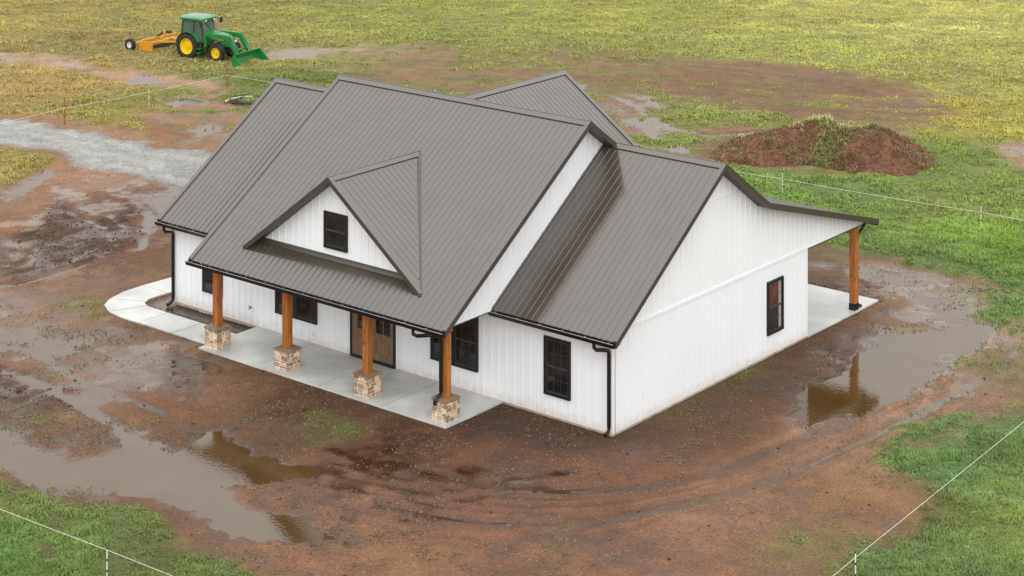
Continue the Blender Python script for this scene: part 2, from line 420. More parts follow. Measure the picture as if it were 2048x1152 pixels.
# organic warp of all outlines
wx = X + .9 * fbm(X, Y, 3.2, 3) + .3 * fbm(X, Y, .7, 8); wy = Y + .9 * fbm(X, Y, 3.2, 5) + .3 * fbm(X, Y, .7, 9)
n_big = fbm(X, Y, 5.0, 21); n_mid = fbm(X, Y, 1.3, 22); n_sm = fbm(X, Y, .4, 23, 3)
streak = fbm(RR.ravel() * .28 + .3 * FF.ravel(), FF.ravel(), .9, 81, 3)
cover = np.zeros(len(X))
for pg, c in GRASS:
    s_ = sdist(pxpoly(pg), wx, wy); cover = np.maximum(cover, c * sstep(s_ + .45 * n_mid, -1.1, 1.2))
for pg, c in BARE:
    s_ = sdist(pxpoly(pg), wx, wy)
    k = (sstep(s_, -2.4, 2.2) if pg[0][0] == 650 else sstep(s_, -.8, 1.0)) * c
    k = k * np.clip(1.0 + .55 * n_mid + .35 * n_big - (1 - c), .1, 1.1)
    cover = np.clip(cover - np.clip(k, 0, 1), 0, 1) if c > .9 else cover * (1 - np.clip(k * (1 + .6 * streak), 0, 1))
cover = np.clip(cover - .35 * np.clip(n_mid * .9 + n_big * .5 - .7, 0, 1), 0, 1)
mudw = 1 - cover
cover = np.maximum(cover, .10 * sstep(n_mid + .6 * n_big, .45, 1.0) * (FF.ravel() < 90))
gs = sdist(pxpoly(GRAVEL), wx, wy); grav = sstep(gs, -.35, .35); cover *= 1 - grav
# heights
H = -.095 + .016 * n_mid + .010 * n_sm + .008 * n_big
churn = np.zeros(len(X))
for pg, c in CHURN:
    churn = np.maximum(churn, c * sstep(sdist(pxpoly(pg), wx, wy), -.4, .5))
cl = fbm(X, Y, .35, 31, 3)
H += churn * (.06 * np.abs(cl) + .04 * n_mid + .03)
for t_ in (.25, .5, .75, 1.2, 1.5):          # tread grooves between the two main wheel lanes
    A_, B_ = RUTS[0][0], RUTS[1][0] + [(620, 985)]
    RUTS.append(([(a[0] + (c[0] - a[0]) * t_, a[1] + (c[1] - a[1]) * t_) for a, c in zip(A_, B_)], .12, .016))
rutm = np.zeros(len(X)); berm = np.zeros(len(X))
for pts, w_, d_ in RUTS:
    q = np.array([at(a, b)[:2] for a, b in curve(pts)])
    dd = ldist(q, X + .12 * n_mid, Y + .12 * n_big)
    amp = np.clip(.75 + .5 * n_mid, .15, 1.3)
    rutm = np.maximum(rutm, amp * min(1, d_ / .035) * np.exp(-(dd / (1.15 * w_)) ** 2))
    berm = np.maximum(berm, amp * min(1, d_ / .03) * np.exp(-((dd - 2.1 * w_) / (.8 * w_)) ** 2))
    H += amp * d_ * (-np.exp(-(dd / w_) ** 2) + .55 * np.exp(-((dd - 2.0 * w_) / (.8 * w_)) ** 2)) * (1 - .6 * cover)
for pg, d_ in WETZONE:
    H -= d_ * sstep(sdist(pxpoly(pg), wx, wy), -.8, 1.2)
shore = fbm(X, Y, .55, 51, 3)
pud = np.zeros(len(X))
for pg, d_ in PUD:
    s_ = sdist(pxpoly(pg), .5 * (wx + X), .5 * (wy + Y))
    k = sstep(s_, -.35, .9); H -= d_ * k; pud = np.maximum(pud, sstep(s_, -.6, .3))
    edge = np.exp(-((s_ - .05) / .55) ** 2); H += edge * (.016 * shore + .012 * n_sm)
H += cover * .035 * (1 - pud)
H += grav * .05 + grav * .02 * n_sm
slabp = np.array([(-15.74, -2.8), (-4.38, -2.8), (-4.38, 0), (0, 0), (0, 16.65), (-20.1, 16.65), (-20.1, 0), (-15.74, 0)])
walkp = np.array([(-22.45, 12.0), (-22.48, 1.9), (-22.56, .57), (-22.55, -.45), (-22.3, -1.3), (-21.9, -1.9), (-21.2, -2.27), (-20.4, -2.38), (-15.76, -2.36), (-15.76, -1.0), (-19.9, -1.0), (-20.55, -.98), (-20.95, -.8), (-21.13, -.43), (-21.17, .1), (-21.14, .7), (-21.1, 12.0)])
ds = np.maximum(sdist(slabp, X, Y), sdist(walkp, X, Y))
kk = sstep(ds, -.7, -.2)
H = H * (1 - kk) + (-.062 + .006 * n_sm) * kk
H[ds > .13] = -.2
kk = ((X > -20.1) & (X < -15.9) & (Y > -.9) & (Y < 0)) | ((X > -21) & (X < -20) & (Y > -.9) & (Y < 1.2))
H[kk & (ds < .1)] -= .06
H = np.where(far > 1, -.1, H)
H = np.where((np.abs(X + 10) < 60) & (Y < 60) & (Y > -60), H, np.maximum(H, -.12))
wet = sstep(H - WATER_Z, .05, .0)
WET_REFL_LINES = [([(622,953),(673,933),(742,909),(786,881)], .45), ([(639,957),(690,970),(742,987),(800,998)], .4), ([(742,1011),(776,994),(844,1008),(960,1000),(1110,985)], .4),  # wet streaks whose colour also carries the house's dark reflection
 ([(803,987),(861,957),(940,943)], .5), ([(793,1039),(878,1042),(981,1052),(1110,1018)], .35), ([(639,881),(684,902),(776,888),(860,868)], .35), ([(650,945),(720,935),(800,922),(870,905)], .4),
 ([(1090,945),(1140,944)], .5), ([(1020,965),(1090,985),(1150,990)], .5), ([(1218,960),(1222,980)], .25), ([(500,835),(580,822),(620,818)], .35)]
wet_refl = np.zeros(len(X))
for pts, w_ in WET_REFL_LINES:
    q = np.array([at(a, b)[:2] for a, b in curve(pts)])
    dd = ldist(q, X + .25 * n_mid, Y + .25 * n_big)
    wet_refl = np.maximum(wet_refl, np.exp(-(dd / w_) ** 2) * np.clip(.6 + .9 * fbm(X * .45 + Y * .1, Y * 1.6, .5, 201, 3), 0, 1))
# colour
mud = idw(MUDCOL, X, Y) * ALB * np.array([1.27, 1.19, 1.0])
mud *= (1 + .12 * n_mid + .14 * n_sm)[:, None]
mud *= (1 - .42 * wet)[:, None]
mud *= (1 - .62 * np.clip(rutm, 0, 1) * (1 - .5 * wet) + .16 * np.clip(berm, 0, 1))[:, None]
mud *= 1 - np.clip(wet_refl, 0, 1)[:, None] * np.array([.42, .48, .62])  # water film, plus the dark roof reflection put into the mud colour
dk = lin((82, 50, 32)) * ALB
mud = mud * (1 - .9 * churn[:, None]) + dk * .9 * churn[:, None] * (1 + .25 * cl)[:, None]
GTINT = np.array([.93, 1.0, 1.02])
def grass_rgb(x, y):
    c = idw(GRSCOL, x, y) * ALB * GTINT * 1.1
    return c * .86 + c.mean(1, keepdims=True) * .14
gcol = grass_rgb(X, Y)
litter = gcol * np.array([.92, .86, .62])
litter *= (1 + .3 * n_sm + .2 * n_mid)[:, None]
gr = np.tile(lin((180, 181, 176)) * ALB, (len(X), 1)) * (1 + .06 * n_sm + .07 * n_mid)[:, None]
for pts in ([(-200,228),(0,254),(120,268),(230,288),(430,322)], [(-200,285),(0,287),(150,302),(300,342),(420,370)], [(-100,262),(60,274),(200,298),(330,330)]):
    q = np.array([at(a, b)[:2] for a, b in curve(pts)])
    k = np.exp(-(ldist(q, wx, wy) / .42) ** 2) * .6
    gr = gr * (1 - k[:, None]) + lin((215, 211, 206)) * ALB * k[:, None]
colr = mud * (1 - cover[:, None]) + litter * cover[:, None]
colr = colr * (1 - grav[:, None]) + gr * grav[:, None]
orange = sstep(sdist(pxpoly([(1720,985),(1790,968),(1840,1010),(1780,1050),(1720,1040)]), wx, wy), -.3, .5) * .15
colr = colr * (1 - orange[:, None]) + lin((165, 110, 58)) * ALB * orange[:, None]
colr = np.clip(colr, .004, .9)
film = sstep(fbm(X, Y, .8, 41, 4) + .8 * fbm(X, Y, 4.0, 45, 2), .0, .6) * mudw * (1 - grav)      # patches of standing wet sheen
zone = np.zeros(len(X))
for pg, d_ in WETZONE[:4]: zone = np.maximum(zone, sstep(sdist(pxpoly(pg), wx, wy), -1.5, 2.0))
rough = np.clip(.85 - .55 * wet - .10 * film - .42 * film * zone - .5 * wet_refl, .13, .9)
i0 = (np.arange(NY - 1)[:, None] * NX + np.arange(NX - 1)[None]).ravel()
FQ = np.stack([i0, i0 + 1, i0 + 1 + NX, i0 + NX], 1)

def ground_mat():
    m = bpy.data.materials.new('wet_earth')
    n, l, p = nodes_of(m)
    a = n.new('ShaderNodeAttribute'); a.attribute_name = 'Col'
    ar = n.new('ShaderNodeAttribute'); ar.attribute_name = 'rough'
    tc = n.new('ShaderNodeTexCoord')
    def noise(sc, det=8):
        z = n.new('ShaderNodeTexNoise'); z.inputs['Scale'].default_value = sc; z.inputs['Detail'].default_value = det; z.inputs['Roughness'].default_value = .65
        l.new(tc.outputs['Object'], z.inputs['Vector']); return z
    def rng_(src, lo, hi, a0=.3, a1=.7):
        q = n.new('ShaderNodeMapRange'); q.inputs[1].default_value = a0; q.inputs[2].default_value = a1; q.inputs[3].default_value = lo; q.inputs[4].default_value = hi
        l.new(src, q.inputs[0]); return q.outputs[0]
    n1 = noise(13, 10); n2 = noise(1.1)
    mu = n.new('ShaderNodeMath'); mu.operation = 'MULTIPLY'
    aa = n.new('ShaderNodeAttribute'); aa.attribute_name = 'grain'
    gm = n.new('ShaderNodeMix'); gm.data_type = 'FLOAT'
    l.new(aa.outputs['Fac'], gm.inputs[0]); gm.inputs[2].default_value = 1.0; l.new(rng_(n1.outputs['Fac'], .5, 1.55), gm.inputs[3])
    l.new(gm.outputs[0], mu.inputs[0]); l.new(rng_(n2.outputs['Fac'], .8, 1.2), mu.inputs[1])
    sc = n.new('ShaderNodeVectorMath'); sc.operation = 'SCALE'
    l.new(a.outputs['Color'], sc.inputs[0]); l.new(mu.outputs[0], sc.inputs['Scale'])
    l.new(sc.outputs[0], p.inputs['Base Color'])
    l.new(ar.outputs['Fac'], p.inputs['Roughness'])
    p.inputs['Specular IOR Level'].default_value = .38
    b1 = n.new('ShaderNodeBump'); b1.inputs['Distance'].default_value = .05
    l.new(rng_(ar.outputs['Fac'], .12, .9, .3, .75), b1.inputs['Strength'])
    l.new(n1.outputs['Fac'], b1.inputs['Height']); l.new(b1.outputs[0], p.inputs['Normal'])
    return m
ground = fast_mesh('ground', np.stack([X, Y, H], 1), FQ, colr, [ground_mat()], smooth=True)
ra = ground.data.attributes.new('rough', 'FLOAT', 'POINT'); ra.data.foreach_set('value', rough.astype('f'))
ga = ground.data.attributes.new('grain', 'FLOAT', 'POINT'); ga.data.foreach_set('value', (1 - .72 * grav).astype('f'))
tag(ground, kind='structure')

def water_mat():
    m = bpy.data.materials.new('muddy_water')
    n, l, p = nodes_of(m)
    tc = n.new('ShaderNodeTexCoord')
    nz = n.new('ShaderNodeTexNoise'); nz.inputs['Scale'].default_value = .8; nz.inputs['Detail'].default_value = 5
    l.new(tc.outputs['Object'], nz.inputs['Vector'])
    cr = n.new('ShaderNodeValToRGB'); cr.color_ramp.elements[0].position = .3; cr.color_ramp.elements[1].position = .7
    cr.color_ramp.elements[0].color = (.068, .036, .010, 1); cr.color_ramp.elements[1].color = (.090, .054, .022, 1)
    l.new(nz.outputs['Fac'], cr.inputs[0]); l.new(cr.outputs[0], p.inputs['Base Color'])
    p.inputs['Roughness'].default_value = .04; p.inputs['IOR'].default_value = 1.62
    nb = n.new('ShaderNodeTexNoise'); nb.inputs['Scale'].default_value = 9; nb.inputs['Detail'].default_value = 3
    l.new(tc.outputs['Object'], nb.inputs['Vector'])
    bp = n.new('ShaderNodeBump'); bp.inputs['Strength'].default_value = .10; bp.inputs['Distance'].default_value = .02
    l.new(nb.outputs['Fac'], bp.inputs['Height']); l.new(bp.outputs[0], p.inputs['Normal'])
    tr = n.new('ShaderNodeBsdfTransparent'); tr.inputs[0].default_value = (.8, .6, .4, 1)
    mx = n.new('ShaderNodeMixShader'); mx.inputs[0].default_value = .8
    out = n['Material Output']
    l.new(tr.outputs[0], mx.inputs[1]); l.new(p.outputs[0], mx.inputs[2]); l.new(mx.outputs[0], out.inputs['Surface'])
    return m
wr = np.array([from_rf(r, f) for r, f in ((-40, 42), (40, 42), (40, 150), (-40, 150))])
wt = fast_mesh('puddle_water', np.c_[wr, np.full(4, WATER_Z)], [[0, 1, 2, 3]], None, [water_mat()])
tag(wt, kind='structure')

def gsample(x, y, arr):
    r, f = to_rf(x, y)
    i = np.clip(np.searchsorted(R_, r), 1, NX - 1); i = i - (np.abs(R_[i - 1] - r) < np.abs(R_[i] - r))
    j = np.clip(np.searchsorted(F_, f), 1, NY - 1); j = j - (np.abs(F_[j - 1] - f) < np.abs(F_[j] - f))
    return arr[j * NX + i]

# ---------------------------------------------------------------- concrete walk
M_CONC = mat('wet_concrete', (.48, .485, .465), .5, var=.30, scale=.7, bump=.15, bscale=30, rvar=.45)
outer = [(-22.45, 12.0), (-22.48, 1.9), (-22.56, .57), (-22.55, -.45), (-22.3, -1.3), (-21.9, -1.9), (-21.2, -2.27), (-20.4, -2.38), (-15.76, -2.36)]
inner = [(-15.76, -1.0), (-19.9, -1.0), (-20.55, -.98), (-20.95, -.8), (-21.13, -.43), (-21.17, .1), (-21.14, .7), (-21.1, 12.0)]
b = MB()
b.prism([(x, y, -.22) for x, y in outer + inner], (0, 0, .205))
walk = b.build('walkway', M_CONC); tag(walk, kind='structure')
WALKP = np.array(outer + inner)
m_joint = mat('dark_joint', (.16, .155, .14), .8)  # dark grey for the joint lines across the concrete
for p, q in (((-17.6, -2.37), (-17.6, -1.0)), ((-19.4, -2.38), (-19.4, -1.0)), ((-21.2, -2.28), (-20.6, -1.0)), ((-22.3, -1.3), (-21.05, -.7)), ((-22.5, .5), (-21.15, .5)), ((-22.48, 2.3), (-21.13, 2.3))):
    b = MB(); b.bar((*p, -.0135), (*q, -.0135), .014, .006); o = b.build('walkway_joint', m_joint); tag(o, kind='structure')

# ================================================================ FARMHOUSE
def metal_roof():
    m = bpy.data.materials.new('bronze_roof_metal')
    n, l, p = nodes_of(m)
    tc = n.new('ShaderNodeTexCoord')
    nz = n.new('ShaderNodeTexNoise'); nz.inputs['Scale'].default_value = .7; nz.inputs['Detail'].default_value = 7
    l.new(tc.outputs['Object'], nz.inputs['Vector'])
    cr = n.new('ShaderNodeValToRGB'); cr.color_ramp.elements[0].position = .3; cr.color_ramp.elements[1].position = .7
    cr.color_ramp.elements[0].color = (.050, .041, .032, 1); cr.color_ramp.elements[1].color = (.060, .049, .039, 1)
    l.new(nz.outputs['Fac'], cr.inputs[0]); l.new(cr.outputs[0], p.inputs['Base Color'])
    mr = n.new('ShaderNodeMapRange'); mr.inputs[3].default_value = .09; mr.inputs[4].default_value = .19
    l.new(nz.outputs['Fac'], mr.inputs[0]); l.new(mr.outputs[0], p.inputs['Roughness'])
    p.inputs['IOR'].default_value = 1.80
    nb = n.new('ShaderNodeTexNoise'); nb.inputs['Scale'].default_value = 2.2; nb.inputs['Detail'].default_value = 2
    l.new(tc.outputs['Object'], nb.inputs['Vector'])
    bp = n.new('ShaderNodeBump'); bp.inputs['Strength'].default_value = .12; bp.inputs['Distance'].default_value = .02
    l.new(nb.outputs['Fac'], bp.inputs['Height']); l.new(bp.outputs[0], p.inputs['Normal'])
    return m
M_ROOF = metal_roof()
M_TRIM = mat('bronze_trim', (.055, .045, .038), .35, var=.08)
M_SOFF = mat('bronze_soffit', (.050, .044, .036), .45, var=.1)
M_BLACK = mat('black_gutter_metal', (.008, .008, .009), .25, var=.2)
M_LIP_HIGHLIGHT = mat('pale_lip_highlight', (.30, .30, .30), .2, var=.25, scale=3)  # pale grey stands in for the highlight along the gutter's top edge
M_HANG = mat('gutter_hanger_metal', (.4, .4, .4), .35, metal=.6)
M_SIDE = mat('white_siding', (.745, .765, .79), .42, var=.02, scale=.6, bump=.03, bscale=6)
def splash(m):
    n, l, p = nodes_of(m)
    src = p.inputs['Base Color'].links[0].from_socket
    tc = n.new('ShaderNodeTexCoord'); sp = n.new('ShaderNodeSeparateXYZ'); l.new(tc.outputs['Object'], sp.inputs[0])
    nz = n.new('ShaderNodeTexNoise'); nz.inputs['Scale'].default_value = 5; nz.inputs['Detail'].default_value = 8; l.new(tc.outputs['Object'], nz.inputs['Vector'])
    h = n.new('ShaderNodeMath'); h.operation = 'MULTIPLY'; h.inputs[1].default_value = .75; l.new(nz.outputs['Fac'], h.inputs[0])
    d = n.new('ShaderNodeMath'); d.operation = 'SUBTRACT'; l.new(h.outputs[0], d.inputs[0]); l.new(sp.outputs['Z'], d.inputs[1])
    r = n.new('ShaderNodeMapRange'); r.inputs[1].default_value = .05; r.inputs[2].default_value = .42; r.inputs[3].default_value = 0; r.inputs[4].default_value = .35; l.new(d.outputs[0], r.inputs[0])
    mx = n.new('ShaderNodeMix'); mx.data_type = 'RGBA'; l.new(r.outputs[0], mx.inputs[0]); l.new(src, mx.inputs[6]); mx.inputs[7].default_value = (.42, .28, .19, 1)
    l.new(mx.outputs[2], p.inputs['Base Color'])
splash(M_SIDE)
M_SOFW = mat('white_soffit', (.78, .78, .76), .6, var=.03)
M_FRAME = mat('black_window_frame', (.010, .010, .011), .35, var=.2)
M_SASH = mat('dark_sash', (.04, .04, .04), .4, var=.2)
M_FOUND = mat('foundation_concrete', (.34, .29, .23), .8, var=.3, scale=2.5, bump=.2)
M_CEDAR = mat('stained_cedar', (.34, .125, .026), .5, var=.42, scale=3.0, stretch=(5, 5, .5), bump=.2, bscale=18)
def knots(m):
    n, l, p = nodes_of(m)
    src = p.inputs['Base Color'].links[0].from_socket
    tc = n.new('ShaderNodeTexCoord'); mp = n.new('ShaderNodeMapping'); mp.inputs['Scale'].default_value = (5, 5, 2.6); l.new(tc.outputs['Object'], mp.inputs['Vector'])
    v = n.new('ShaderNodeTexVoronoi'); v.inputs['Scale'].default_value = 1.0; l.new(mp.outputs[0], v.inputs['Vector'])
    r = n.new('ShaderNodeMapRange'); r.inputs[1].default_value = .08; r.inputs[2].default_value = .24; r.inputs[3].default_value = .75; r.inputs[4].default_value = 0; l.new(v.outputs['Distance'], r.inputs[0])
    mx = n.new('ShaderNodeMix'); mx.data_type = 'RGBA'; l.new(r.outputs[0], mx.inputs[0]); l.new(src, mx.inputs[6]); mx.inputs[7].default_value = (.10, .035, .010, 1)
    l.new(mx.outputs[2], p.inputs['Base Color'])
knots(M_CEDAR)
M_STONE = mat_attr('ledge_stone', .75, bump=.6, bscale=24, lo=.7, hi=1.3, nscale=14)
M_DOOR = mat('oak_door', (.17, .108, .062), .45, var=.3, scale=4, stretch=(6, 6, .7))
M_WHITEP = mat('white_plastic', (.7, .7, .7), .4)
def glass_mat():
    m = bpy.data.materials.new('window_glass')
    n, l, p = nodes_of(m)
    tc = n.new('ShaderNodeTexCoord')
    nz = n.new('ShaderNodeTexNoise'); nz.inputs['Scale'].default_value = 1.6; nz.inputs['Detail'].default_value = 3
    l.new(tc.outputs['Object'], nz.inputs['Vector'])
    cr = n.new('ShaderNodeValToRGB'); cr.color_ramp.elements[0].position = .38; cr.color_ramp.elements[1].position = .7
    cr.color_ramp.elements[0].color = (.006, .006, .007, 1); cr.color_ramp.elements[1].color = (.022, .020, .018, 1)
    l.new(nz.outputs['Fac'], cr.inputs[0]); l.new(cr.outputs[0], p.inputs['Base Color'])
    p.inputs['Roughness'].default_value = .02; p.inputs['IOR'].default_value = 1.5
    nb = n.new('ShaderNodeTexNoise'); nb.inputs['Scale'].default_value = 1.2
    l.new(tc.outputs['Object'], nb.inputs['Vector'])
    bp = n.new('ShaderNodeBump'); bp.inputs['Strength'].default_value = .04; bp.inputs['Distance'].default_value = .05
    l.new(nb.outputs['Fac'], bp.inputs['Height']); l.new(bp.outputs[0], p.inputs['Normal'])
    return m
M_GLASS = glass_mat()

HOUSE = thing('farmhouse', 'white board and batten farmhouse with dark bronze metal roofs and a timber post porch', 'house', (0, 0, 0))

def vclip(poly, a):
    """intervals in the second coordinate where the line first=a is inside the polygon"""
    q = []
    for i in range(len(poly)):
        (x0, y0), (x1, y1) = poly[i], poly[(i + 1) % len(poly)]
        if (x0 > a) != (x1 > a): q.append(y0 + (y1 - y0) * (a - x0) / (x1 - x0))
    q.sort(); return list(zip(q[::2], q[1::2]))

TH = .05
def roof_slope(name, origin, along, up, poly, rib0=.14, th=TH, sp=.25):
    """metal roof plane: origin + s*along + t*up for the polygon (s,t); ribs run along t"""
    O, A, U = Vector(origin), Vector(along).normalized(), Vector(up).normalized()
    N = A.cross(U).normalized()
    if N.z < 0: N = -N
    P = lambda s_, t_, h=0: O + A * s_ + U * t_ + N * h
    b = MB()
    b.prism([P(s_, t_, -th) for s_, t_ in poly], N * th)
    s0 = min(p[0] for p in poly); s1 = max(p[0] for p in poly); s_ = s0 + rib0
    while s_ < s1 - .05:
        for t0, t1 in vclip(poly, s_):
            if t1 - t0 < .1: continue
            t0 += .01; t1 -= .01
            w0, w1, h = .022, .008, .020
            q = [(-w0, .001), (-w1, h), (w1, h), (w0, .001)]
            V = [P(s_ + a, t0, c) for a, c in q] + [P(s_ + a, t1, c) for a, c in q]
            b.poly(V, [(0, 1, 2, 3), (4, 7, 6, 5), (0, 4, 5, 1), (1, 5, 6, 2), (2, 6, 7, 3)])
        s_ += sp
    # screw heads in rows
    tt = .35
    tmax = max(p[1] for p in poly)
    while tt < tmax:
        s_ = s0 + rib0 + .06
        while s_ < s1 - .1:
            if any(a < tt < c for a, c in vclip(poly, s_)):
                c_ = P(s_, tt, .001); r = .012
                b.poly([c_ + A * r, c_ + U * r, c_ - A * r, c_ - U * r, c_ + N * .008], [(0, 1, 4), (1, 2, 4), (2, 3, 4), (3, 0, 4)])
            s_ += sp
        tt += .75
    return b.build(name, M_ROOF, HOUSE)
def ridge_cap(p0, p1, up_a, up_b, w=.2, rise=.03):
    """folded cap over a ridge; up_a/up_b point up the two slopes"""
    p0, p1 = Vector(p0), Vector(p1); d = p1 - p0; b = MB()
    for up in (up_a, up_b):
        u = Vector(up).normalized(); nn = d.cross(u).normalized()
        if nn.z < 0: nn = -nn
        o0 = p0 + nn * rise; e = -u * w
        b.prism([o0 + u * .01, o0 + e, o0 + e + nn * .012, o0 + u * .01 + nn * .012], d)
    b.tube([p0 + Vector((0, 0, .045)), p1 + Vector((0, 0, .045))], .022, 8)
    return b.build('ridge_cap', M_ROOF, HOUSE)
def rake(p0, p1, outv, drop=.17, top=.16, proud=.012):
    """rake trim along a gable edge: face board hanging down plus a flange on the roof"""
    p0, p1, o = Vector(p0), Vector(p1), Vector(outv).normalized(); b = MB(); d = p1 - p0
    q = lambda a, z: p0 + o * a + Vector((0, 0, z))
    b.prism([q(-.014, .035), q(proud, .035), q(proud, -drop), q(-.014, -drop)], d)
    b.mi = 1
    b.prism([q(-top, .030), q(proud + .002, .036), q(proud + .002, .046), q(-top, .040)], d)
    return b.build('rake_trim', [M_TRIM, M_ROOF], HOUSE)
def soffit(p0, p1, inward, width, drop=.15):
    """dark panelled underside of a gable overhang"""
    p0, p1, o = Vector(p0), Vector(p1), Vector(inward).normalized(); d = p1 - p0; L = d.length; b = MB()
    n = max(1, int(L / .2))
    for i in range(n):
        a = p0 + d * (i / n) + Vector((0, 0, -drop)); c = p0 + d * ((i + .86) / n) + Vector((0, 0, -drop))
        b.prism([a, a + o * width, a + o * width + Vector((0, 0, .03)), a + Vector((0, 0, .03))], c - a)
    return b.build('soffit', M_SOFF, HOUSE)
def gutter(x0, x1, y, z, hang=.9, sgn=-1):
    """K-style gutter along x at the eave edge (y,z); opens upward"""
    b = MB(); s = sgn
    pr = [(0, .0), (0, -.13), (s * .085, -.13), (s * .125, -.03), (s * .125, .0), (s * .112, .0), (s * .112, -.028), (s * .078, -.118), (s * .012, -.118), (s * .012, .0)]
    b.prism([(x0, y + a, z + c) for a, c in pr], (x1 - x0, 0, 0))
    for xe in (x0 + .0, x1 - .004):
        b.prism([(xe, y, z), (xe, y, z - .13), (xe, y + s * .085, z - .13), (xe, y + s * .125, z - .03), (xe, y + s * .125, z)], (.004, 0, 0))
    g = b.build('gutter', M_BLACK, HOUSE)
    b = MB(); b.box(x0, x1, min(y + s * .095, y + s * .128), max(y + s * .095, y + s * .128), z + .001, z + .006); b.build('gutter_lip_highlight', M_LIP_HIGHLIGHT, g)  # thin strip added on the lip, with the highlight in its colour
    x = x0 + .25; first = None
    while x < x1 - .1:
        if first is None:
            b = MB(); b.box(-.012, .012, min(y, y + s * .12), max(y, y + s * .12), z + .007, z + .015); first = b.build('gutter_hanger', M_HANG, g); first.location.x = x
        else:
            c = first.copy(); COL.objects.link(c); c.parent = g; c.location.x = x
        x += hang
    return g
def spout(path, w=.085, d=.065, foot=True):
    b = MB(); P = [Vector(p) for p in path]
    b.tube(P, .062, 8)
    for p in P[1:-1]:
        pass
    return b.build('downspout', M_BLACK, HOUSE, smooth=True)
def arc(c, r, a0, a1, plane, n=6):
    o = []
    for i in range(n + 1):
        t = math.radians(a0 + (a1 - a0) * i / n)
        u, v_ = math.cos(t) * r, math.sin(t) * r
        o.append((c[0] + (u if plane[0] == 'x' else 0), c[1] + (u if plane[0] == 'y' else 0), c[2] + v_))
    return o

# slopes
SW = .692; EZ = 3.045                       # wings: eave y -0.45
wing_z = lambda y: EZ + SW * (y + .45)
YR = 5.65; ZR = wing_z(YR)
SM = .687
main_z = lambda y: 3.15 + SM * (y + 3.24)
YM = 4.21; ZM = main_z(YM)
XR, XW, XG = .4875, -4.49, -4.0             # roof end, main gable wall, main roof end
XL, XLW = -15.77, -15.28
XGL = -20.61
up_w = Vector((0, 1, SW)).normalized(); up_wb = Vector((0, -1, SW)).normalized()
up_m = Vector((0, 1, SM)).normalized(); up_mb = Vector((0, -1, SM)).normalized()
lw = (YR + .45) * math.sqrt(1 + SW * SW); lm = (YM + 3.24) * math.sqrt(1 + SM * SM)
# front slopes
roof_slope('roof', (XW + .005, -.45, EZ), (1, 0, 0), up_w, [(0, 0), (XR - XW, 0), (XR - XW, lw), (0, lw)], .12)
roof_slope('roof', (XGL, -.45, EZ), (1, 0, 0), up_w, [(0, 0), (XLW - XGL, 0), (XLW - XGL, lw), (0, lw)], .22)
# main front slope, open behind the dormer
XD, YDF, DZ = -9.83, -2.45, 6.76; SD = .745; YDB = (DZ - 3.15) / SM - 3.24
roof_slope('roof', (XL, -3.24, 3.15), (1, 0, 0), up_m, [(0, 0), (XG - XL, 0), (XG - XL, lm), (0, lm)], .2)
# rear slopes
yj = 8.32; k1 = math.sqrt(1 + SW * SW)
roof_slope('roof', (XW + .005, yj, wing_z(YR) - SW * (yj - YR)), (1, 0, 0), up_wb, [(0, 0), (XR - XW, 0), (XR - XW, (yj - YR) * k1), (0, (yj - YR) * k1)], .12)
ZJ = wing_z(YR) - SW * (yj - YR)
roof_slope('roof', (XGL, 11.75, ZR - SW * (11.75 - YR)), (1, 0, 0), up_wb, [(0, 0), (XLW - XGL, 0), (XLW - XGL, lw), (0, lw)], .22)
zm2 = ZM - SM * (yj - YM); lmb = (yj - YM) * math.sqrt(1 + SM * SM); lmx = (11.75 - yj) * math.sqrt(1 + SM * SM)
roof_slope('roof', (XL, yj, zm2), (1, 0, 0), up_mb, [(0, -lmx), (4.5, -lmx), (8.6, 0), (XG - XL, 0), (XG - XL, lmb), (0, lmb)], .2)
# rear porch roof
YP, ZP = 15.81, 3.24; upp = Vector((0, -(YP - yj), ZJ - ZP)); lp = upp.length
roof_slope('roof', (-7.2, YP, ZP), (1, 0, 0), upp, [(0, 0), (XR + 7.2, 0), (XR + 7.2, lp), (0, lp)], .12)
# rear cross wing
XB, YB, ZB = -12.6, 13.87, 7.3; SB = .69; hb = 6.15
upb = Vector((-1, 0, SB)).normalized(); lb = hb * math.sqrt(1 + SB * SB)
roof_slope('roof', (XB + hb, 0, ZB - SB * hb), (0, 1, 0), upb, [(11.8, 0), (YB, 0), (YB, lb), (5.62, lb)], .2)
upb2 = Vector((1, 0, SB)).normalized()
roof_slope('roof', (XB - hb, 0, ZB - SB * hb), (0, 1, 0), upb2, [(11.8, 0), (YB, 0), (YB, lb), (5.62, lb)], .2)
# dormer slopes: ridge from YDF to YDB, valley where it meets the main slope
hd = 4.06
upd = Vector((-1, 0, SD)).normalized(); kd = math.sqrt(1 + SD * SD); ld = hd * kd
zf = DZ - SD * hd; yv = (zf - 3.15) / SM - 3.24 + .02
DR = roof_slope('dormer_roof', (XD + hd, 0, zf), (0, 1, 0), upd, [(YDF, 0), (yv, 0), (YDB, ld), (YDF, ld)], .16)
roof_slope('dormer_roof', (XD - hd, 0, zf), (0, 1, 0), Vector((1, 0, SD)), [(YDF, 0), (yv, 0), (YDB, ld), (YDF, ld)], .16)
# valley flashing
b = MB()
for sx in (1, -1):
    b.bar((XD + sx * hd, yv - .1, main_z(yv - .1) + .03), (XD, YDB + .05, DZ + .05), .1, .03, up=(sx * .4, -.5, .8))
b.build('valley_flashing', M_TRIM, HOUSE)
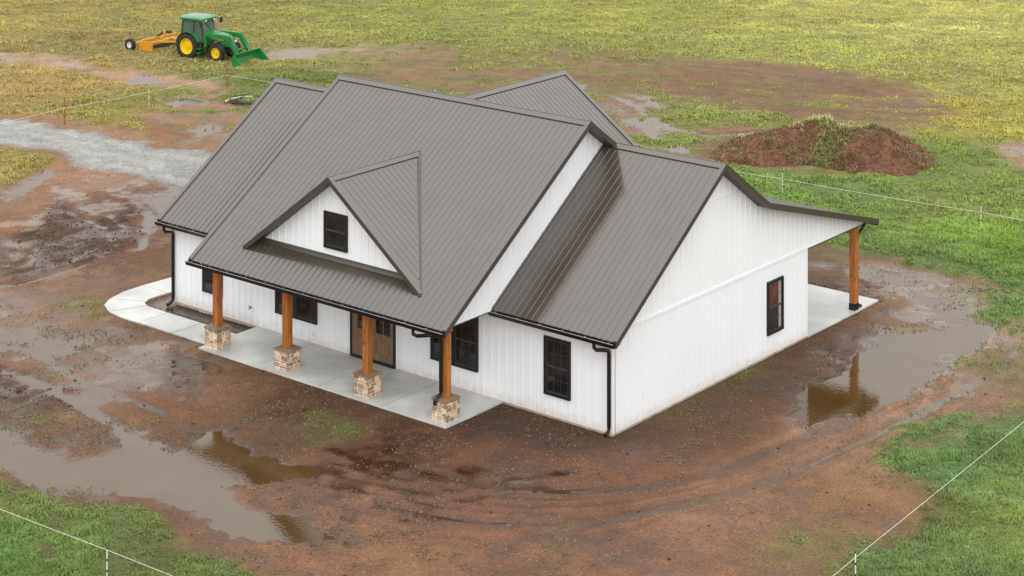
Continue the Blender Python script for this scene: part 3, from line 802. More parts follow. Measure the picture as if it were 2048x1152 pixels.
# ridge caps
ridge_cap((XW + .2, YR, ZR), (XR + .01, YR, ZR), up_w, up_wb)
ridge_cap((XGL - .01, YR, ZR), (XLW, YR, ZR), up_w, up_wb)
ridge_cap((XL - .01, YM, ZM), (XG + .01, YM, ZM), up_m, up_mb)
ridge_cap((XB, 5.6, ZB), (XB, YB + .01, ZB), upb, upb2)
ridge_cap((XD, YDF - .01, DZ), (XD, YDB + .03, DZ), upd, Vector((1, 0, SD)), w=.17)
# rakes and soffits
def gable(x, out, ends, overhang):
    for p, q in ends:
        rake(p, q, (out, 0, 0))
        soffit((x - out * .02, p[1], p[2]), (x - out * .02, q[1], q[2]), (-out, 0, 0), overhang - .03)
gable(XR, 1, [((XR, -.45, EZ), (XR, YR, ZR)), ((XR, yj, ZJ), (XR, YR, ZR))], .4875)
rake((XR, YP, ZP), (XR, yj, ZJ), (1, 0, 0)); soffit((XR - .02, YP, ZP), (XR - .02, yj, ZJ), (-1, 0, 0), .44)
gable(XG, 1, [((XG, -3.24, 3.15), (XG, YM, ZM)), ((XG, YR - .02, ZM - SM * (YR - YM)), (XG, YM, ZM))], .49)
gable(XGL, -1, [((XGL, -.45, EZ), (XGL, YR, ZR)), ((XGL, 11.75, EZ), (XGL, YR, ZR))], .49)
gable(XL, -1, [((XL, -3.24, 3.15), (XL, YM, ZM)), ((XL, YR, ZM - SM * (YR - YM)), (XL, YM, ZM))], .49)
for sx in (1, -1):
    p, q = (XD + sx * hd, YDF, zf), (XD, YDF, DZ)
    rake(p, q, (0, -1, 0), drop=.15); soffit((p[0], YDF + .02, p[2]), (q[0], YDF + .02, q[2]), (0, 1, 0), .42, drop=.13)
    rake((XB + sx * hb, YB, ZB - SB * hb), (XB, YB, ZB), (0, 1, 0))
# eave fascia strips
def each(name, m, boxes, parent=None):
    for q in boxes:
        b = MB(); b.box(*q); b.build(name, m, parent or HOUSE)
each('fascia', M_TRIM, [(XL + .02, XG - .02, -3.235, -3.205, 2.96, 3.095), (XW + .02, XR - .02, -.44, -.41, 2.86, 2.985), (XGL + .02, XLW, -.44, -.41, 2.86, 2.985), (-7.2, XR - .02, YP - .04, YP - .01, ZP - .2, ZP - .06)])
each('eave_soffit', M_SOFW, [(XW + .02, XR - .03, -.408, -.01, 2.87, 2.89), (XGL + .03, XLW, -.408, -.01, 2.87, 2.89)])
each('porch_ceiling', M_SOFW, [(XLW + .02, XW - .02, -3.2, -.01, 3.02, 3.05)])

# --- walls with battens
def wall(name, poly, P, N, sp=.32, off=.16, th=.15, batten=True):
    """poly in (a,z); P(a,z,h) maps to 3D with h outward"""
    b = MB()
    b.prism([P(a, z, -th) for a, z in poly], Vector(N) * th)
    a0 = min(p[0] for p in poly); a1 = max(p[0] for p in poly); a = a0 + off
    while batten and a < a1 - .06:
        for z0, z1 in vclip(poly, a):
            if z1 - z0 > .05:
                w = .019
                b.poly([P(a - w, z0, .001), P(a - w * .55, z0, .017), P(a + w * .55, z0, .017), P(a + w, z0, .001), P(a - w, z1, .001), P(a - w * .55, z1, .017), P(a + w * .55, z1, .017), P(a + w, z1, .001)],
                       [(0, 1, 5, 4), (1, 2, 6, 5), (2, 3, 7, 6), (0, 3, 2, 1), (4, 5, 6, 7)])
        a += sp
    return b.build(name, M_SIDE, HOUSE)
PF = lambda a, z, h: Vector((a, -h, z))
PR = lambda a, z, h: Vector((h, a, z))
XE = -20.12; YE = 11.56
wall('wall', [(XE, 0), (0, 0), (0, 3.3), (XE, 3.3)], PF, (0, -1, 0), off=.22)
und = lambda y: (wing_z(y) if y < YR else (ZR - SW * (y - YR) if y < yj else ZJ - (ZJ - ZP) / (YP - yj) * (y - yj))) - .075
yt = 15.46
wall('wall', [(0.003, 0), (YE, 0), (YE, 3.12), (yt, 3.12), (yt, und(yt)), (yj, und(yj)), (YR, und(YR)), (0.003, und(0))], PR, (1, 0, 0), off=.2)
wall('wall', [(0.003, 0), (YE - .003, 0), (YE - .003, und(0) - .02), (YR, und(YR)), (0.003, und(0))], lambda a, z, h: Vector((XE - h, a, z)), (-1, 0, 0))
wall('wall', [(XE, 0), (-.2, 0), (-.2, 3.2), (XE, 3.2)], lambda a, z, h: Vector((a, YE + h, z)), (0, 1, 0))
mu_ = lambda y: (main_z(y) if y < YM else ZM - SM * (y - YM)) - .075
wall('gable_wall', [(-2.92, 3.0), (8.2, 3.0), (8.2, mu_(8.2)), (YM, mu_(YM)), (-2.92, mu_(-2.92))], lambda a, z, h: Vector((XW + h, a, z)), (1, 0, 0), sp=.32, off=.1)
wall('gable_wall', [(-2.92, 3.0), (8.2, 3.0), (8.2, mu_(8.2)), (YM, mu_(YM)), (-2.92, mu_(-2.92))], lambda a, z, h: Vector((XLW - h, a, z)), (-1, 0, 0), batten=False)
yw = -2.0; zb = main_z(yw) + .02; hw = (DZ - .09 - zb) / SD
wall('dormer_wall', [(XD - hw, zb), (XD + hw, zb), (XD, DZ - .09)], lambda a, z, h: Vector((a, yw - h, z)), (0, -1, 0), off=.15)
wall('gable_wall', [(XB - 5.7, 2.6), (XB + 5.7, 2.6), (XB + 5.7, ZB - .09 - SB * 5.7), (XB, ZB - .09), (XB - 5.7, ZB - .09 - SB * 5.7)], lambda a, z, h: Vector((a, 13.4 + h, z)), (0, 1, 0), batten=False)
b = MB()                                   # apron flashing below the dormer wall
b.prism([(XD - hw - .1, yw - .02, zb + .07), (XD - hw - .1, yw - .035, zb + .07), (XD - hw - .1, yw - .05, main_z(yw - .05) + .06), (XD - hw - .1, yw - .13, main_z(yw - .13) + .035), (XD - hw - .1, yw - .02, main_z(yw) + .01)], (2 * hw + .2, 0, 0))
b.build('apron_flashing', M_TRIM, HOUSE)
b = MB()                                   # sidewall flashing along the main gable wall on the wing roof
b.bar((XW + .05, -.42, wing_z(-.42) + .03), (XW + .05, YR, ZR + .03), .09, .012, up=(0, -SW, 1))
b.build('wall_flashing', M_ROOF, HOUSE)
each('band_trim', M_SIDE, [(.004, .034, .0, YE, 3.06, 3.15), (.0035, .026, 3.95, 7.35, 6.02, 6.06), (-.06, .02, YE + .003, yt + .01, 3.085, 3.118)])
each('corner_trim', M_SIDE, [(.004, .03, YE - .07, YE + .004, .0, 3.058), (.004, .03, -.004, .08, 0, 3.058), (-.08, .03, -.03, -.0045, 0, 2.95), (XE - .02, XE + .07, -.03, -.0045, 0, 2.95)])
each('trim_strip', M_TRIM, [(XW - .16, XW + .022, -2.95, -.02, 2.97, 2.998), (-.16, .028, YE + .02, yt + .02, 3.045, 3.083)])
b = MB()
b.box(XE - .01, .012, -.012, YE - .02, -.3, -.004)
b.build('foundation', M_FOUND, HOUSE)
# porch slabs
b = MB(); b.box(-15.74, -4.38, -2.8, -.014, -.26, -.002)
sl = b.build('porch_slab', M_CONC, HOUSE)
each('control_joint', m_joint, [(x - .007, x + .007, -2.79, -.02, -.0015, .0005) for x in (-12.9, -9.95, -7.1)], sl)
b = MB(); b.box(-8.0, .03, YE + .0, 16.65, -.27, -.003)
b.build('porch_slab', M_CONC, HOUSE)

# --- windows and door
def window(name, a0, a1, z0, z1, P, sashes=1, grille=True, parent=None, dh=True):
    """double-hung unit(s): black frame, dark glass, thin bars in the upper sash"""
    def bx(b, a_, c_, z_, y_, h0, h1):
        q = [P(a_, z_, h0), P(c_, z_, h0), P(c_, y_, h0), P(a_, y_, h0)]
        b.prism(q, P(0, 0, h1) - P(0, 0, h0))
    fw = .085
    b = MB()
    bx(b, a0, a1, z1 - fw, z1, -.02, .07); bx(b, a0, a1, z0, z0 + fw, -.02, .078)
    bx(b, a0, a0 + fw, z0 + fw, z1 - fw, -.02, .07); bx(b, a1 - fw, a1, z0 + fw, z1 - fw, -.02, .07)
    w = (a1 - a0) / sashes
    for i in range(1, sashes): bx(b, a0 + i * w - .06, a0 + i * w + .06, z0 + fw, z1 - fw, -.02, .07)
    win = b.build('window', M_FRAME, HOUSE)
    if name: win['label'] = name
    zm = (z0 + z1) / 2
    for i in range(sashes):
        s0 = a0 + i * w + (fw if i == 0 else .06); s1 = a0 + (i + 1) * w - (fw if i == sashes - 1 else .06)
        b = MB(); bx(b, s0, s1, z0 + fw, z1 - fw, .021, .027)
        b.build('pane', M_GLASS, win)
        b = MB()
        e = .032
        if dh: bx(b, s0, s1, zm - .03, zm + .03, .0275, .056)
        bx(b, s0, s0 + e, z0 + fw, z1 - fw, .0275, .047); bx(b, s1 - e, s1, z0 + fw, z1 - fw, .0275, .047)
        bx(b, s0 + e, s1 - e, z0 + fw, z0 + fw + .045, .0275, .051); bx(b, s0 + e, s1 - e, z1 - fw - e, z1 - fw, .0275, .047)
        b.build('sash', M_SASH, win)
        if grille:
            b = MB()
            for (zz0, zz1) in ((zm + .03, z1 - fw - e), (z0 + fw + .045, zm - .03)) if dh else ((z0 + fw + .045, z1 - fw - e),):
                for k in (1, 2):
                    aa = s0 + (s1 - s0) * k / 3; bx(b, aa - .008, aa + .008, zz0, zz1, .0272, .033)
                bx(b, s0 + e, s1 - e, (zz0 + zz1) / 2 - .008, (zz0 + zz1) / 2 + .008, .0273, .0325)
            b.build('grille', M_SASH, win)
    return win
window(None, -18.6, -17.55, .7, 2.53, PF)
window('double window with a broad middle mullion', -14.79, -12.74, .7, 2.53, PF, 2, grille=False)
window('double window half hidden by the porch post', -7.44, -5.40, .7, 2.54, PF, 2, grille=False)
window(None, -2.655, -1.609, .67, 2.51, PF)
SIDE_WIN = window('side window with a reddish reflection', 8.9, 9.914, .70, 2.53, PR)
M_RED_REFL = mat('red_reflection', (.10, .028, .018), .05, var=.6, scale=2.5); M_STRIP = mat('grey_strip', (.28, .27, .25), .08, var=.2)
b = MB(); b.prism([(.0272, 8.99, 1.64), (.0272, 9.62, 1.64), (.0272, 9.62, 2.43), (.0272, 8.99, 2.43)], (.0003, 0, 0)); b.build('reflection_patch', M_RED_REFL, SIDE_WIN)  # thin sheet over the upper glass, reddish reflection painted as its colour
b = MB(); b.prism([(.0272, 9.63, .83), (.0272, 9.79, .83), (.0272, 9.79, 2.43), (.0272, 9.63, 2.43)], (.0003, 0, 0)); b.build('pane_strip', M_STRIP, SIDE_WIN)  # pale grey strip laid over the glass
window('small dormer window', -10.41, -9.345, 4.31, 5.525, lambda a, z, h: Vector((a, yw - h, z)), grille=False)
# door
DA, DB = -11.11, -9.04
b = MB()
b.box(DA, DA + .07, -.075, .02, .0, 2.55); b.box(DB - .07, DB, -.075, .02, 0, 2.55); b.box(DA + .07, DB - .07, -.075, .02, 2.46, 2.55); b.box(DA + .07, DB - .07, -.09, .02, .001, .10)
door = b.build('door', M_FRAME, HOUSE); door['label'] = 'oak double front door with dark glass upper panels'
mid = (DA + DB) / 2 + .02
for (l0, l1) in ((DA + .2, mid - .004), (mid + .004, DB - .08)):
    b = MB(); st = .13
    b.box(l0, l0 + st, -.05, .01, .1, 2.46); b.box(l1 - st, l1, -.05, .01, .1, 2.46)
    b.box(l0 + st, l1 - st, -.05, .01, .1, .33); b.box(l0 + st, l1 - st, -.05, .01, .86, 1.02); b.box(l0 + st, l1 - st, -.05, .01, 2.32, 2.46)
    b.box(l0 + st, l1 - st, -.03, .01, .33, .86); b.box(l0 + st + .07, l1 - st - .07, -.042, -.029, .40, .79)
    b.build('door_leaf', M_DOOR, door)
    b = MB(); b.box(l0 + st, l1 - st, -.028, -.021, 1.02, 2.32); b.build('pane', M_GLASS, door)
    b = MB(); m_ = (l0 + l1) / 2; b.box(m_ - .014, m_ + .014, -.045, -.0285, 1.02, 2.32); b.build('muntin', M_DOOR, door)
b = MB(); b.box(DA + .075, DA + .198, -.04, .01, .1, 2.46); b.build('side_jamb', M_DOOR, door)
b = MB(); b.box(mid - .09, mid - .04, -.075, -.051, .95, 1.2); b.box(mid - .10, mid - .03, -.085, -.051, 1.28, 1.37); b.tube([(mid - .065, -.1, .98), (mid - .065, -.115, 1.05), (mid - .065, -.1, 1.17)], .014)
b.build('door_handle', M_BLACK, door)

# --- gutters and downspouts
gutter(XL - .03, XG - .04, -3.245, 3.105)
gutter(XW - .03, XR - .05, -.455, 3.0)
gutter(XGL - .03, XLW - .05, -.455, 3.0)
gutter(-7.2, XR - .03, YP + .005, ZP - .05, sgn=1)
gz = 2.87
spout([(-.32, -.52, gz), (-.32, -.52, gz - .12), (-.28, -.46, gz - .2), (-.14, -.22, gz - .24), (-.08, -.10, gz - .28), (-.07, -.085, gz - .4), (-.07, -.085, .22), (-.07, -.11, .12), (-.08, -.2, .05), (-.09, -.27, .03)])
spout([(XE - .05, -.52, gz), (XE - .05, -.52, gz - .12), (XE - .04, -.46, gz - .2), (XE - .03, -.22, gz - .24), (XE - .03, -.12, gz - .28), (XE - .03, -.1, gz - .4), (XE - .03, -.1, .16), (XE - .03, -.13, .06), (XE - .04, -.25, -.02), (XE - .04, -.38, -.05)])
p4x = -4.83
spout([(p4x - .45, -3.31, 2.975), (p4x - .45, -3.31, 2.84), (p4x - .38, -3.2, 2.76), (p4x - .12, -2.72, 2.72), (p4x - .04, -2.50, 2.66), (p4x - .03, -2.475, 2.5), (p4x - .03, -2.475, .9), (p4x - .04, -2.5, .80), (p4x - .07, -2.62, .74), (p4x - .09, -2.68, .66), (p4x - .09, -2.70, .52)])
spout([(-.12, YP + .07, ZP - .18), (-.12, YP + .05, ZP - .28), (-.12, YP - .1, ZP - .38), (-.12, 15.45, ZP - .5), (-.12, 15.33, ZP - .56), (-.12, 15.31, ZP - .7), (-.12, 15.31, .2), (-.1, 15.36, .1), (-.08, 15.52, .05)])

# --- stone pier columns
def pier(x1, y0, w=.62, h=.64):
    x0 = x1 - w; y1 = y0 + w
    col = MB()
    cx_, cy_ = (x0 + x1) / 2, (y0 + y1) / 2; pw = .125
    col.box(cx_ - pw, cx_ + pw, cy_ - pw, cy_ + pw, h + .062, 3.018)
    c = col.build('porch_column', M_CEDAR, HOUSE, bevel=.008)
    st = MB()
    st.col = tuple(lin((240, 226, 212)) * .95); st.box(x0 + .012, x1 - .012, y0 + .012, y1 - .012, -.001, h)
    pal = [(152, 128, 104), (172, 150, 124), (136, 110, 88), (160, 144, 126), (122, 102, 86), (184, 164, 138), (146, 128, 112), (130, 112, 98)]
    for face in range(4):
        z = .012
        while z < h - .03:
            rh = min(random.choice((.10, .12, .15, .18)), h - .008 - z)
            if h - .008 - z - rh < .05: rh = h - .008 - z
            a = 0.0
            while a < w - .01:
                sw_ = random.uniform(.14, .32)
                if w - a - sw_ < .09: sw_ = w - a
                split = random.random() < .22 and rh > .12
                for (q0, q1) in (((0, .48), (.55, 1)) if split else ((0, 1),)):
                    g = .020; pr_ = random.uniform(.0, .010)
                    c0 = np.array(pal[random.randrange(len(pal))]) * random.uniform(.9, 1.08)
                    st.col = tuple(lin(np.clip(c0 * 1.15, 0, 255)) * .98)
                    A0, A1, Z0, Z1 = a + (g if a > 0 else 0), a + sw_ - (g if a + sw_ < w - .01 else 0), z + rh * q0 + (g * .6), z + rh * q1 - g * .6
                    if face == 0: st.box(x0 + A0, x0 + A1, y0 - pr_, y0 + .05, Z0, Z1)
                    elif face == 1: st.box(x1 - .05, x1 + pr_, y0 + A0, y0 + A1, Z0, Z1)
                    elif face == 2: st.box(x0 + A0, x0 + A1, y1 - .05, y1 + pr_, Z0, Z1)
                    else: st.box(x0 - pr_, x0 + .05, y0 + A0, y0 + A1, Z0, Z1)
                a += sw_
            z += rh
    st.build('stone_pier', M_STONE, c)
    cp = MB()
    n0 = cx_ + random.uniform(-.1, .1)
    for (xa, xb, ya, yb) in ((x0 - .03, n0 - .006, y0 - .03, cy_ + .1), (n0 + .006, x1 + .03, y0 - .03, cy_ - .05), (x0 - .03, n0 - .006, cy_ + .112, y1 + .03), (n0 + .006, x1 + .03, cy_ - .038, y1 + .03)):
        c0 = np.array(pal[random.choice((0, 2, 3, 6))]) * random.uniform(.85, 1.05); cp.col = tuple(lin(c0) * .85)
        cp.box(xa, xb, ya, yb, h + .001, h + .06)
    cp.build('pier_cap', M_STONE, c, bevel=.006)
for x1 in (-15.03, -11.59, -7.89, -4.52): pier(x1, -2.59)
b = MB(); b.box(-.27, -.02, 15.0, 15.25, .24, 3.04)
pc = b.build('porch_column', M_CEDAR, HOUSE, bevel=.008)
b = MB(); b.box(-.28, -.01, 14.99, 15.26, -.001, .238); b.build('post_base', M_BLACK, pc)
each('beam', M_CEDAR, [(-7.0, -.28, 15.02, 15.22, 2.78, 3.02), (-15.2, -4.6, -2.36, -2.2, 2.8, 3.01)])
# small wall fittings
b = MB(); b.tube([(-16.05, -.002, .62), (-16.05, -.09, .62), (-16.05, -.13, .57)], .022); b.tube([(-16.12, -.09, .66), (-15.98, -.09, .66)], .016); b.build('faucet', mat('brass_grey', (.12, .11, .09), .4, .6), HOUSE)
for (xo, zo) in ((-12.95, .33), (-5.72, .36)):
    b = MB(); b.box(xo - .04, xo + .04, -.03, -.001, zo - .07, zo + .07); b.build('outlet_cover', M_WHITEP, HOUSE, bevel=.006)

# ================================================================ GRASS
M_GRASS = mat_attr('grass_blade', .65, lo=.8, hi=1.2, nscale=3, spec=.25)
house_m = lambda x, y: (x > -20.25) & (x < .1) & (y > -.05) & (y < 16.7) | (x > -15.8) & (x < -4.3) & (y > -2.85) & (y < 1)
def inpoly(poly, x, y):
    ins = np.zeros(len(x), bool); n = len(poly)
    for i in range(n):
        ax, ay = poly[i]; bx, by = poly[(i + 1) % n]
        ins ^= ((ay > y) != (by > y)) & (x < (bx - ax) * (y - ay) / (by - ay + 1e-12) + ax)
    return ins
def blades(px, py, pz, size, col, nb, wid, lean=.55):
    """nb bent two-piece blades per tuft; returns V, F(tri), C"""
    N = len(px); M = N * nb
    x = np.repeat(px, nb) + rng.normal(0, .5, M) * np.repeat(size, nb) * .55
    y = np.repeat(py, nb) + rng.normal(0, .5, M) * np.repeat(size, nb) * .55
    z = np.repeat(pz, nb) - .012; s = np.repeat(size, nb) * rng.uniform(.55, 1.25, M); w = wid * rng.uniform(.7, 1.3, M) * (.6 + .4 * s / s.mean())
    a = rng.uniform(0, 2 * np.pi, M); l = np.abs(rng.normal(lean, .25, M)).clip(.05, 1.3)
    dx, dy = np.cos(a), np.sin(a); ox, oy = -dy * w, dx * w
    h1 = s * .62 * np.cos(l * .5); r1 = s * .62 * np.sin(l * .5); h2 = h1 + s * .5 * np.cos(l * 1.5); r2 = r1 + s * .5 * np.sin(l * 1.5)
    V = np.empty((M, 5, 3), 'f')
    V[:, 0] = np.c_[x + ox, y + oy, z]; V[:, 1] = np.c_[x - ox, y - oy, z]
    V[:, 2] = np.c_[x + dx * r1 + ox * .75, y + dy * r1 + oy * .75, z + h1]; V[:, 3] = np.c_[x + dx * r1 - ox * .75, y + dy * r1 - oy * .75, z + h1]
    V[:, 4] = np.c_[x + dx * r2, y + dy * r2, z + h2]
    F = (np.arange(M)[:, None, None] * 5 + np.array([[0, 1, 2], [1, 3, 2], [2, 3, 4]])[None]).reshape(-1, 3)
    c = np.repeat(col, nb, 0) * rng.uniform(.88, 1.14, (M, 1)) * np.c_[rng.uniform(.9, 1.15, M), np.ones(M), rng.uniform(.8, 1.1, M)]
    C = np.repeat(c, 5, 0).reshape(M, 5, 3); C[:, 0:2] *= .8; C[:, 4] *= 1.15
    return V.reshape(-1, 3), F, C.reshape(-1, 3)
def scatter(n, f0, f1, half=.34):
    u = rng.uniform(0, 1, n); f = np.sqrt(f0 * f0 + (f1 * f1 - f0 * f0) * u)
    r = rng.uniform(-half, half, n) * f
    x, y = from_rf(r, f); return x, y, r, f
mound_poly = pxpoly([(1395, 290), (1480, 318), (1600, 340), (1760, 346), (1858, 326), (1830, 296), (1700, 285), (1500, 270)])
parts_ = []
for (n, f0, f1, nb, sz, wd) in ((400000, 45, 66, 6, .11, .008), (205000, 66, 86, 6, .13, .010), (470000, 86, 150, 5, .115, .017)):
    x, y, r, f = scatter(n, f0, f1)
    cv = gsample(x, y, cover); nb_ = gsample(x, y, n_big); nm_ = gsample(x, y, n_mid)
    clump = fbm(x, y, .9, 61, 3)
    keep = (rng.uniform(0, 1, n) < cv ** 1.4 * np.clip(.92 + .4 * clump, .5, 1)) & ~house_m(x, y) & ~inpoly(WALKP, x, y) & ~inpoly(mound_poly, x, y) & (gsample(x, y, H) > WATER_Z + .008)
    x, y, f = x[keep], y[keep], f[keep]; cv, clump, nm_ = cv[keep], clump[keep], nm_[keep]
    g = grass_rgb(x, y) * GRASS_GAIN
    patch = fbm(x, y, 1.6, 71, 3) + 1.1 * fbm(r[keep] * .4 + .2 * f, f, 3.0, 79, 3); dry = sstep(fbm(x, y, 4.5, 75, 3), .1, .8)
    g = g * (1 + .16 * patch)[:, None]
    g = g * (1 - .16 * dry[:, None]) + g * np.array([1.45, 1.1, .8]) * .16 * dry[:, None]
    size = sz * np.clip(.78 + .7 * clump + .2 * nm_, .35, 2.0) * np.clip(cv + .25, .4, 1)
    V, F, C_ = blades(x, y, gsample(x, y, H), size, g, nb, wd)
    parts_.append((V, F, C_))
x, y, r, f = scatter(60000, 100, 148)                       # pale seed heads standing in the far field
pl = fbm(x, y, 2.2, 211, 3) + 1.6 * np.exp(-((r - 16 - .15 * (f - 120)) / 14) ** 2 - ((f - 119) / 9) ** 2) - .3
keep = (rng.uniform(0, 1, len(x)) < np.clip(pl, 0, .8)) & (gsample(x, y, cover) > .7)
x, y = x[keep], y[keep]
V, F, C_ = blades(x, y, gsample(x, y, H) + .03, np.full(len(x), .16), np.tile(lin((205, 202, 140)) * ALB * 1.3, (len(x), 1)) * rng.uniform(.85, 1.15, (len(x), 1)), 4, .016, lean=.7)
parts_.append((V, F, C_))
off = 0; Fs = []
for V, F, C_ in parts_: Fs.append(F + off); off += len(V)
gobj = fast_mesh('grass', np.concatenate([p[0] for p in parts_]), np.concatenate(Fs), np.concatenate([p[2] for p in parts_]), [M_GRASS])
tag(gobj, 'short yellowish green field grass growing round the muddy yard', 'grass', kind='stuff')

# dead straw and small pale stones on the mud
x, y, r, f = scatter(80000, 51, 115)
cv = gsample(x, y, cover); cl_ = fbm(x, y, 1.1, 91, 3)
k = (cv < .45) & (gsample(x, y, grav) < .3) & (cl_ > -.05) & ~house_m(x, y) & ~inpoly(WALKP, x, y) & (gsample(x, y, H) > WATER_Z - .012)
x, y = x[k], y[k]
st_c = np.tile(lin((182, 160, 122)) * ALB, (len(x), 1)) * rng.uniform(.5, 1.35, (len(x), 1))
V, F, C_ = blades(x, y, gsample(x, y, H) + .01, np.full(len(x), .07), st_c, 3, .0065, lean=1.25)
o = fast_mesh('straw_litter', V, F, C_, [M_GRASS]); tag(o, 'scattered dead straw lying on the wet mud', 'straw', kind='stuff')
x, y, r, f = scatter(70000, 51, 84)
cv = gsample(x, y, cover); cl_ = fbm(x, y, .8, 191, 3) + .6 * fbm(x, y, 5, 195, 2)
k = (cv < .4) & (cl_ > .55) & (gsample(x, y, grav) < .3) & ~house_m(x, y) & ~inpoly(WALKP, x, y) & (gsample(x, y, H) > WATER_Z - .006)
x, y = x[k], y[k]
V, F, C_ = blades(x, y, gsample(x, y, H) + .008, np.full(len(x), .075), np.tile(lin((158, 154, 112)) * ALB, (len(x), 1)) * rng.uniform(.5, 1.3, (len(x), 1)) * np.c_[rng.uniform(.75, 1.1, len(x)), np.ones(len(x)), np.ones(len(x))], 4, .006, lean=1.0)
o = fast_mesh('dry_weeds', V, F, C_, [M_GRASS]); tag(o, 'grey green dried weeds lying in the mud', 'weeds', kind='stuff')
def clods(name, x, y, z, rad, col, material, flat=.6):
    N = len(x); base = np.array([(1, 0, 0), (0, 1, 0), (-1, 0, 0), (0, -1, 0), (.1, .1, 1), (0, 0, -.5)], 'f')
    fc = np.array([(0, 1, 4), (1, 2, 4), (2, 3, 4), (3, 0, 4), (1, 0, 5), (2, 1, 5), (3, 2, 5), (0, 3, 5)])
    a = rng.uniform(0, 6.28, N); V = np.repeat(base[None], N, 0) * rng.uniform(.6, 1.4, (N, 6, 3)) * rad[:, None, None]
    X_ = V[:, :, 0] * np.cos(a)[:, None] - V[:, :, 1] * np.sin(a)[:, None]; Y_ = V[:, :, 0] * np.sin(a)[:, None] + V[:, :, 1] * np.cos(a)[:, None]
    V = np.stack([X_ + x[:, None], Y_ + y[:, None], V[:, :, 2] * flat + z[:, None]], 2)
    F = (np.arange(N)[:, None, None] * 6 + fc[None]).reshape(-1, 3)
    return fast_mesh(name, V.reshape(-1, 3), F, np.repeat(col, 6, 0), [material])
M_PEB = mat_attr('pebble', .6, lo=.8, hi=1.2)
x, y, r, f = scatter(14000, 51, 80)
near_h = np.exp(-((x + 8) / 14) ** 2 - ((y + 4) / 7) ** 2) + .25
k = (gsample(x, y, cover) < .3) & (gsample(x, y, grav) < .3) & ~house_m(x, y) & ~inpoly(WALKP, x, y) & (rng.uniform(0, 1, len(x)) < near_h * .8) & (gsample(x, y, H) > WATER_Z)
x, y = x[k], y[k]
o = clods('pebbles', x, y, gsample(x, y, H) + .006, rng.uniform(.007, .022, len(x)), np.tile(lin((205, 190, 172)) * .7, (len(x), 1)) * rng.uniform(.4, 1.1, (len(x), 1)), M_PEB)
tag(o, 'small pale pebbles on the bare mud near the house', 'pebbles', kind='stuff')
M_CLOD = mat_attr('wet_clod', .55, lo=.7, hi=1.3, nscale=30, bump=.5)
x, y, r, f = scatter(90000, 51, 100)
ch = gsample(x, y, churn); k = (rng.uniform(0, 1, len(x)) < ch * .6 + .012 * (gsample(x, y, cover) < .3)) & (gsample(x, y, grav) < .3) & ~house_m(x, y) & ~inpoly(WALKP, x, y) & (gsample(x, y, H) > WATER_Z - .01)
x, y = x[k], y[k]
o = clods('mud_clods', x, y, gsample(x, y, H) + .01, rng.uniform(.015, .07, len(x)) * rng.uniform(.4, 1, len(x)), np.tile(lin((98, 64, 42)) * ALB, (len(x), 1)) * rng.uniform(.6, 1.3, (len(x), 1)), M_CLOD)
tag(o, 'dark clods in the churned mud left of the house', 'clods', kind='stuff')
x, y, r, f = scatter(160000, 76, 112)
k = (gsample(x, y, grav) > .5) & (rng.uniform(0, 1, len(x)) < .9)
x, y = x[k], y[k]
o = clods('road_gravel', x, y, gsample(x, y, H) + .006, rng.uniform(.012, .032, len(x)), gsample(x, y, colr) * rng.uniform(.82, 1.12, (len(x), 1)), M_PEB)
tag(o, 'loose grey stones on the gravel drive', 'gravel', kind='stuff')

# ================================================================ DIRT MOUND
r_ = np.arange(7.0, 21.5, .09); f_ = np.arange(91.5, 103.5, .09); Rm, Fm = np.meshgrid(r_, f_, indexing='xy'); Rm, Fm = Rm.ravel(), Fm.ravel()
Xm, Ym = from_rf(Rm, Fm)
wr_ = Rm + .35 * fbm(Xm, Ym, 1.6, 101); wf_ = Fm + .35 * fbm(Xm, Ym, 1.6, 105)
def lobe(cr, cf, rr, rf, h, p=1.15):
    d = np.sqrt(((wr_ - cr) / rr) ** 2 + ((wf_ - cf) / rf) ** 2)
    return h * np.clip(1.12 - d, 0, .97) ** p
Zm = np.maximum.reduce([lobe(17.0, 96.6, 3.2, 3.4, 1.42), lobe(15.0, 98.3, 3.1, 3.0, 1.45), lobe(12.9, 97.2, 3.2, 2.4, 1.05)])
lump = np.abs(fbm(Xm, Ym, .5, 111, 3)); Zm = np.where(Zm > .01, Zm + (.16 * lump + .17 * fbm(Xm, Ym, 1.0, 115) - .05) * np.clip(Zm * 2.5, 0, 1), -.12)
mc = np.tile(lin((130, 90, 62)) * ALB, (len(Xm), 1)) * (1 + .35 * fbm(Xm, Ym, .6, 121) + .2 * fbm(Xm, Ym, .2, 125, 2))[:, None]
nw, nh = len(r_), len(f_)
i0 = (np.arange(nh - 1)[:, None] * nw + np.arange(nw - 1)[None]).ravel()
FQ = np.stack([i0, i0 + 1, i0 + 1 + nw, i0 + nw], 1); FQ = FQ[(Zm[FQ] > -.11).any(1)]
mound = fast_mesh('dirt_mound', np.c_[Xm, Ym, Zm - .1], FQ, np.clip(mc, .005, 1), [mat_attr('mound_soil', .85, bump=1.0, bscale=7, lo=.65, hi=1.35, nscale=6)], smooth=True)
tag(mound, 'big heap of reddish brown soil with weeds on its crest, in the field', 'dirt mound')
def msamp(r, f):
    i = np.clip(((r - r_[0]) / .09).round().astype(int), 0, nw - 1); j = np.clip(((f - f_[0]) / .09).round().astype(int), 0, nh - 1)
    return Zm[j * nw + i] - .1
n = 14000
r = rng.uniform(8, 20.5, n); f = rng.uniform(92, 102, n); x, y = from_rf(r, f); z = msamp(r, f)
